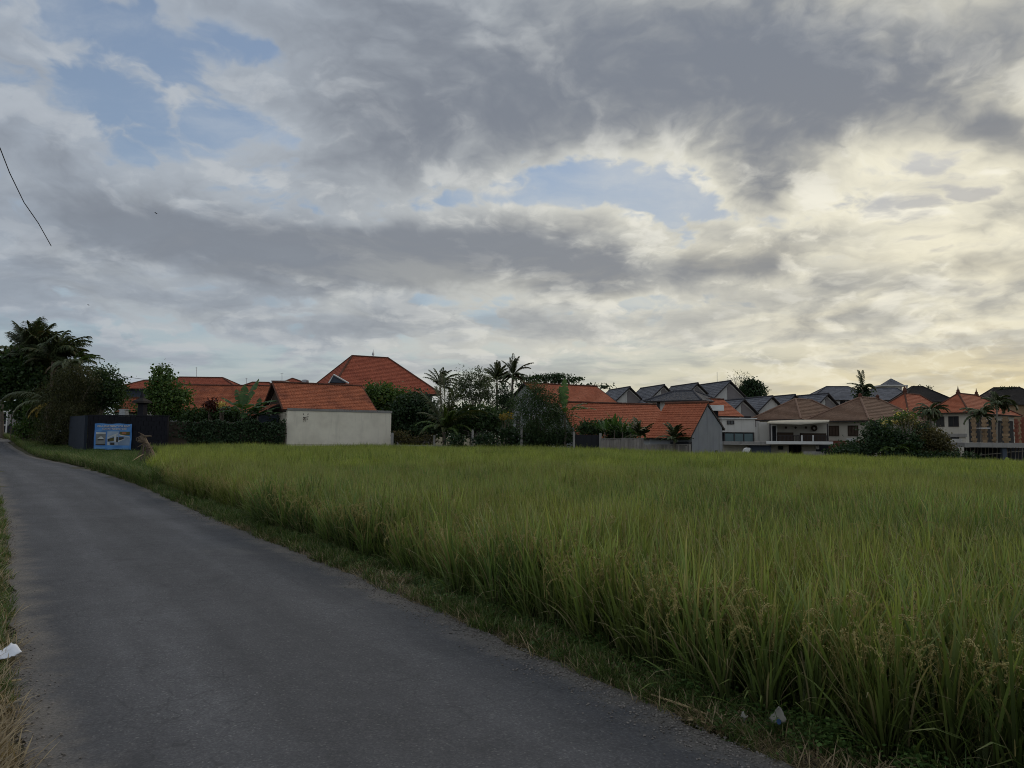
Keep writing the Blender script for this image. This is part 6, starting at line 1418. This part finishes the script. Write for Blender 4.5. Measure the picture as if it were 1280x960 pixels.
# litter
def gpt(x, y, h=.0):
    """ground point seen at x, y"""
    d = ray(x, y); t = 1.0
    for _ in range(40):
        p = Vector((0, 0, CAMZ)) + d * t; t *= (CAMZ - tz(p.x, p.y) - h) / max(1e-6, CAMZ - p.z)
    return Vector((0, 0, CAMZ)) + d * t
def sheet(name, corners, mat, label, cat, h=.05, n=7, crumple=.012, seed=1):
    r = random.Random(seed); P_ = [gpt(x, y, hh) for (x, y, hh) in corners]; V = []; F = []
    for j in range(n + 1):
        for i in range(n + 1):
            s_, t_ = i / n, j / n; p = P_[0] * (1 - s_) * (1 - t_) + P_[1] * s_ * (1 - t_) + P_[2] * s_ * t_ + P_[3] * (1 - s_) * t_
            V.append(tuple(p + Vector((0, 0, crumple * (math.sin(s_ * 5 + seed) * math.cos(t_ * 4) + .5 * r.uniform(-1, 1))))))
    for j in range(n):
        for i in range(n): F.append((j * (n + 1) + i, j * (n + 1) + i + 1, (j + 1) * (n + 1) + i + 1, (j + 1) * (n + 1) + i))
    me = bpy.data.meshes.new(name); c = Vector(V[0]); me.from_pydata([tuple(Vector(v_) - c) for v_ in V], [], F); me.materials.append(mat); me.polygons.foreach_set('use_smooth', [True] * len(F)); me.update()
    o_ = bpy.data.objects.new(name, me); COL.objects.link(o_); o_.location = c
    md = o_.modifiers.new('thickness', 'SOLIDIFY'); md.thickness = .004
    return tag(o_, label, cat)
sheet('paper_sheet', [(-9, 820, .09), (12, 823, .09), (27.5, 813, .13), (14, 802.5, .14)], M['paper'], 'bent white paper sheet in the grass at the left road edge', 'paper', seed=2)
w = sheet('wrapper', [(961, 897, .10), (971, 906, .08), (983, 898, .13), (973, 884.5, .19)], M['plastic'], 'small cream food wrapper with blue spot at the rice edge', 'wrapper', seed=3)
mb = MB(); c0 = gpt(971.5, 900, .13); c0 = Vector((c0.x, c0.y - .02, c0.z)); mb.face([c0 + Vector((math.cos(t_) * .013, -.004 + math.sin(t_) * .006, math.sin(t_) * .013)) for t_ in np.linspace(0, 5.9, 12)])
M['ink'] = surf('blue ink', (.03, .06, .13), var=.1); o_ = mb.build('blue_spot', M['ink'], w)
sheet('plastic_strip', [(3, 884, .03), (8, 888, .02), (32, 882, .03), (28, 878, .05)], M['plastic'], 'dirty clear plastic strip on the dead grass at the left road edge', 'plastic', seed=4, crumple=.02)
sheet('plastic_scrap', [(924, 897, .07), (930, 901, .06), (935, 896, .10), (929, 891, .11)], M['plastic'], 'small pale plastic scrap left of the cream wrapper', 'plastic', seed=5)
def stick(name, pts, rad, mat, label):
    mb = MB(); mb.tube([gpt(x, y, h_) for x, y, h_ in pts], rad, 5); return tag(mb.build(name, mat), label, 'stick')
stick('straw_stalk', [(813, 868, .05), (850, 880, .07), (884, 893, .05)], [.006, .007, .005], M['straw'], 'long dry straw stalk lying along the gravel edge of the road')
stick('straw_stalk', [(-6, 851, .03), (10, 852, .04), (26, 849.5, .03)], [.010, .011, .008], M['straw'], 'pale dry stalk lying across the left verge below the paper')
mb = MB(); rn = random.Random(3); c0 = gpt(872, 898, .04)
for k in range(7):
    a = rn.uniform(-2.6, -.4) if k % 2 else rn.uniform(0, 3); l = rn.uniform(.04, .09); d = Vector((math.cos(a), math.sin(a), .15)); s_ = Vector((-d.y, d.x, 0)) * .012; p = c0 + Vector((rn.uniform(-.03, .03), rn.uniform(-.03, .03), 0))
    mb.face([p, p + d * l * .5 + s_, p + d * l, p + d * l * .5 - s_], rn.random()); mb.face([p - Vector((0, 0, .004)), p + d * l * .5 - s_, p + d * l - Vector((0, 0, .004)), p + d * l * .5 + s_], rn.random())
tag(mb.build('dry_leaf', M['straw']), 'crumpled dry leaf at the end of the long straw stalk', 'leaf')
sheet('flat_leaf', [(32, 838, .012), (38, 842, .01), (46, 838, .02), (40, 834, .02)], M['straw'], 'flat tan leaf on the asphalt edge below the white paper', 'leaf', seed=6, crumple=.004)
# overhead cables
mb = MB(); cp = [(-40, 96, 9.0), (0, 185, 10.2), (12, 216, 10.8), (30, 253, 11.7), (48, 279, 12.5), (64, 307.5, 13.4)]
mb.tube([at(x, y, Y) for x, y, Y in cp], .007, 6); tag(mb.build('loose_cable', M['cable']), 'loose black cable hanging down in the sky at upper left', 'cable')
mb = MB(); A_, B_ = at(96, 446, 62), at(186, 474.5, 64); mb.tube([A_.lerp(B_, t_) - Vector((0, 0, .45 * math.sin(t_ * math.pi))) for t_ in np.linspace(0, 1, 12)], .018, 5); tag(mb.build('power_cable', M['cable']), 'thin black cable sagging from the round tree to the mango tree', 'cable')
# thin aerials on the left roofs
def aerial(x, y0, y1, Y, label):
    a, b_ = at(x, y1, Y), at(x, y0, Y); mb = MB(); mb.tube([a, b_], .03, 5); mb.tube([b_ + Vector((-.18, 0, -.1)), b_ + Vector((.18, 0, -.1))], .015, 4); tag(mb.build('aerial', M['metal']), label, 'aerial', 'thin aerials on the orange roofs')
aerial(245.5, 459, 474.5, 95.6, 'thin tall aerial on the long upper orange roof'); aerial(308, 472.5, 481, 99.6, 'thin short aerial on the narrow hip roof behind the banana'); aerial(352.5, 466, 477, 89, 'thin aerial on the grey roof canopy')
# two birds far up
def bird(x, y, Y, s_, label):
    c = at(x, y, Y); mb = MB(); mb.tube([c + Vector((-.16 * s_, 0, 0)), c, c + Vector((.2 * s_, 0, .01))], [.01, .05 * s_, .012], 6)
    for sg in (-1, 1): mb.prism([c + Vector((.06 * s_, 0, .02)), c + Vector((0, sg * .28 * s_, .14 * s_)), c + Vector((-.14 * s_, sg * .50 * s_, .05 * s_)), c + Vector((-.08 * s_, 0, .02))], Vector((0, 0, .012)))
    tag(mb.build('bird', M['cable']), label, 'bird', 'birds far up in the sky')
bird(195.5, 267, 80, .6, 'tiny dark bird before the grey cloud bank at left'); bird(111, 381.5, 90, .5, 'tiny dark bird above the left palms')

# a far wood that closes the gaps between the houses
E = px_ells(140, [(500, 528, 30, 12), (540, 530, 30, 14), (580, 528, 34, 15), (625, 528, 30, 14), (660, 528, 30, 14), (470, 526, 20, 12), (100, 522, 40, 16), (40, 520, 50, 18), (180, 522, 40, 12), (-30, 520, 50, 18), (760, 530, 60, 10), (880, 534, 60, 10), (1000, 535, 80, 12), (1160, 535, 80, 14), (1260, 538, 60, 14)], .3)
r = np.random.default_rng(90); CC, Pp, Vv = crown_points(E, .8, 42, r, .8, .2); Pp = Pp[Pp[:, 2] > 0]; V, F = leaf_quads(Pp, .6, r, .2, .5)
stuff(np_obj('far_wood', V, F, M['leaf_deep'], var=r.uniform(0, 1, len(F)), loc=(0, 140, 0)), 'dark distant wood glimpsed between the houses and garden trees', 'wood')
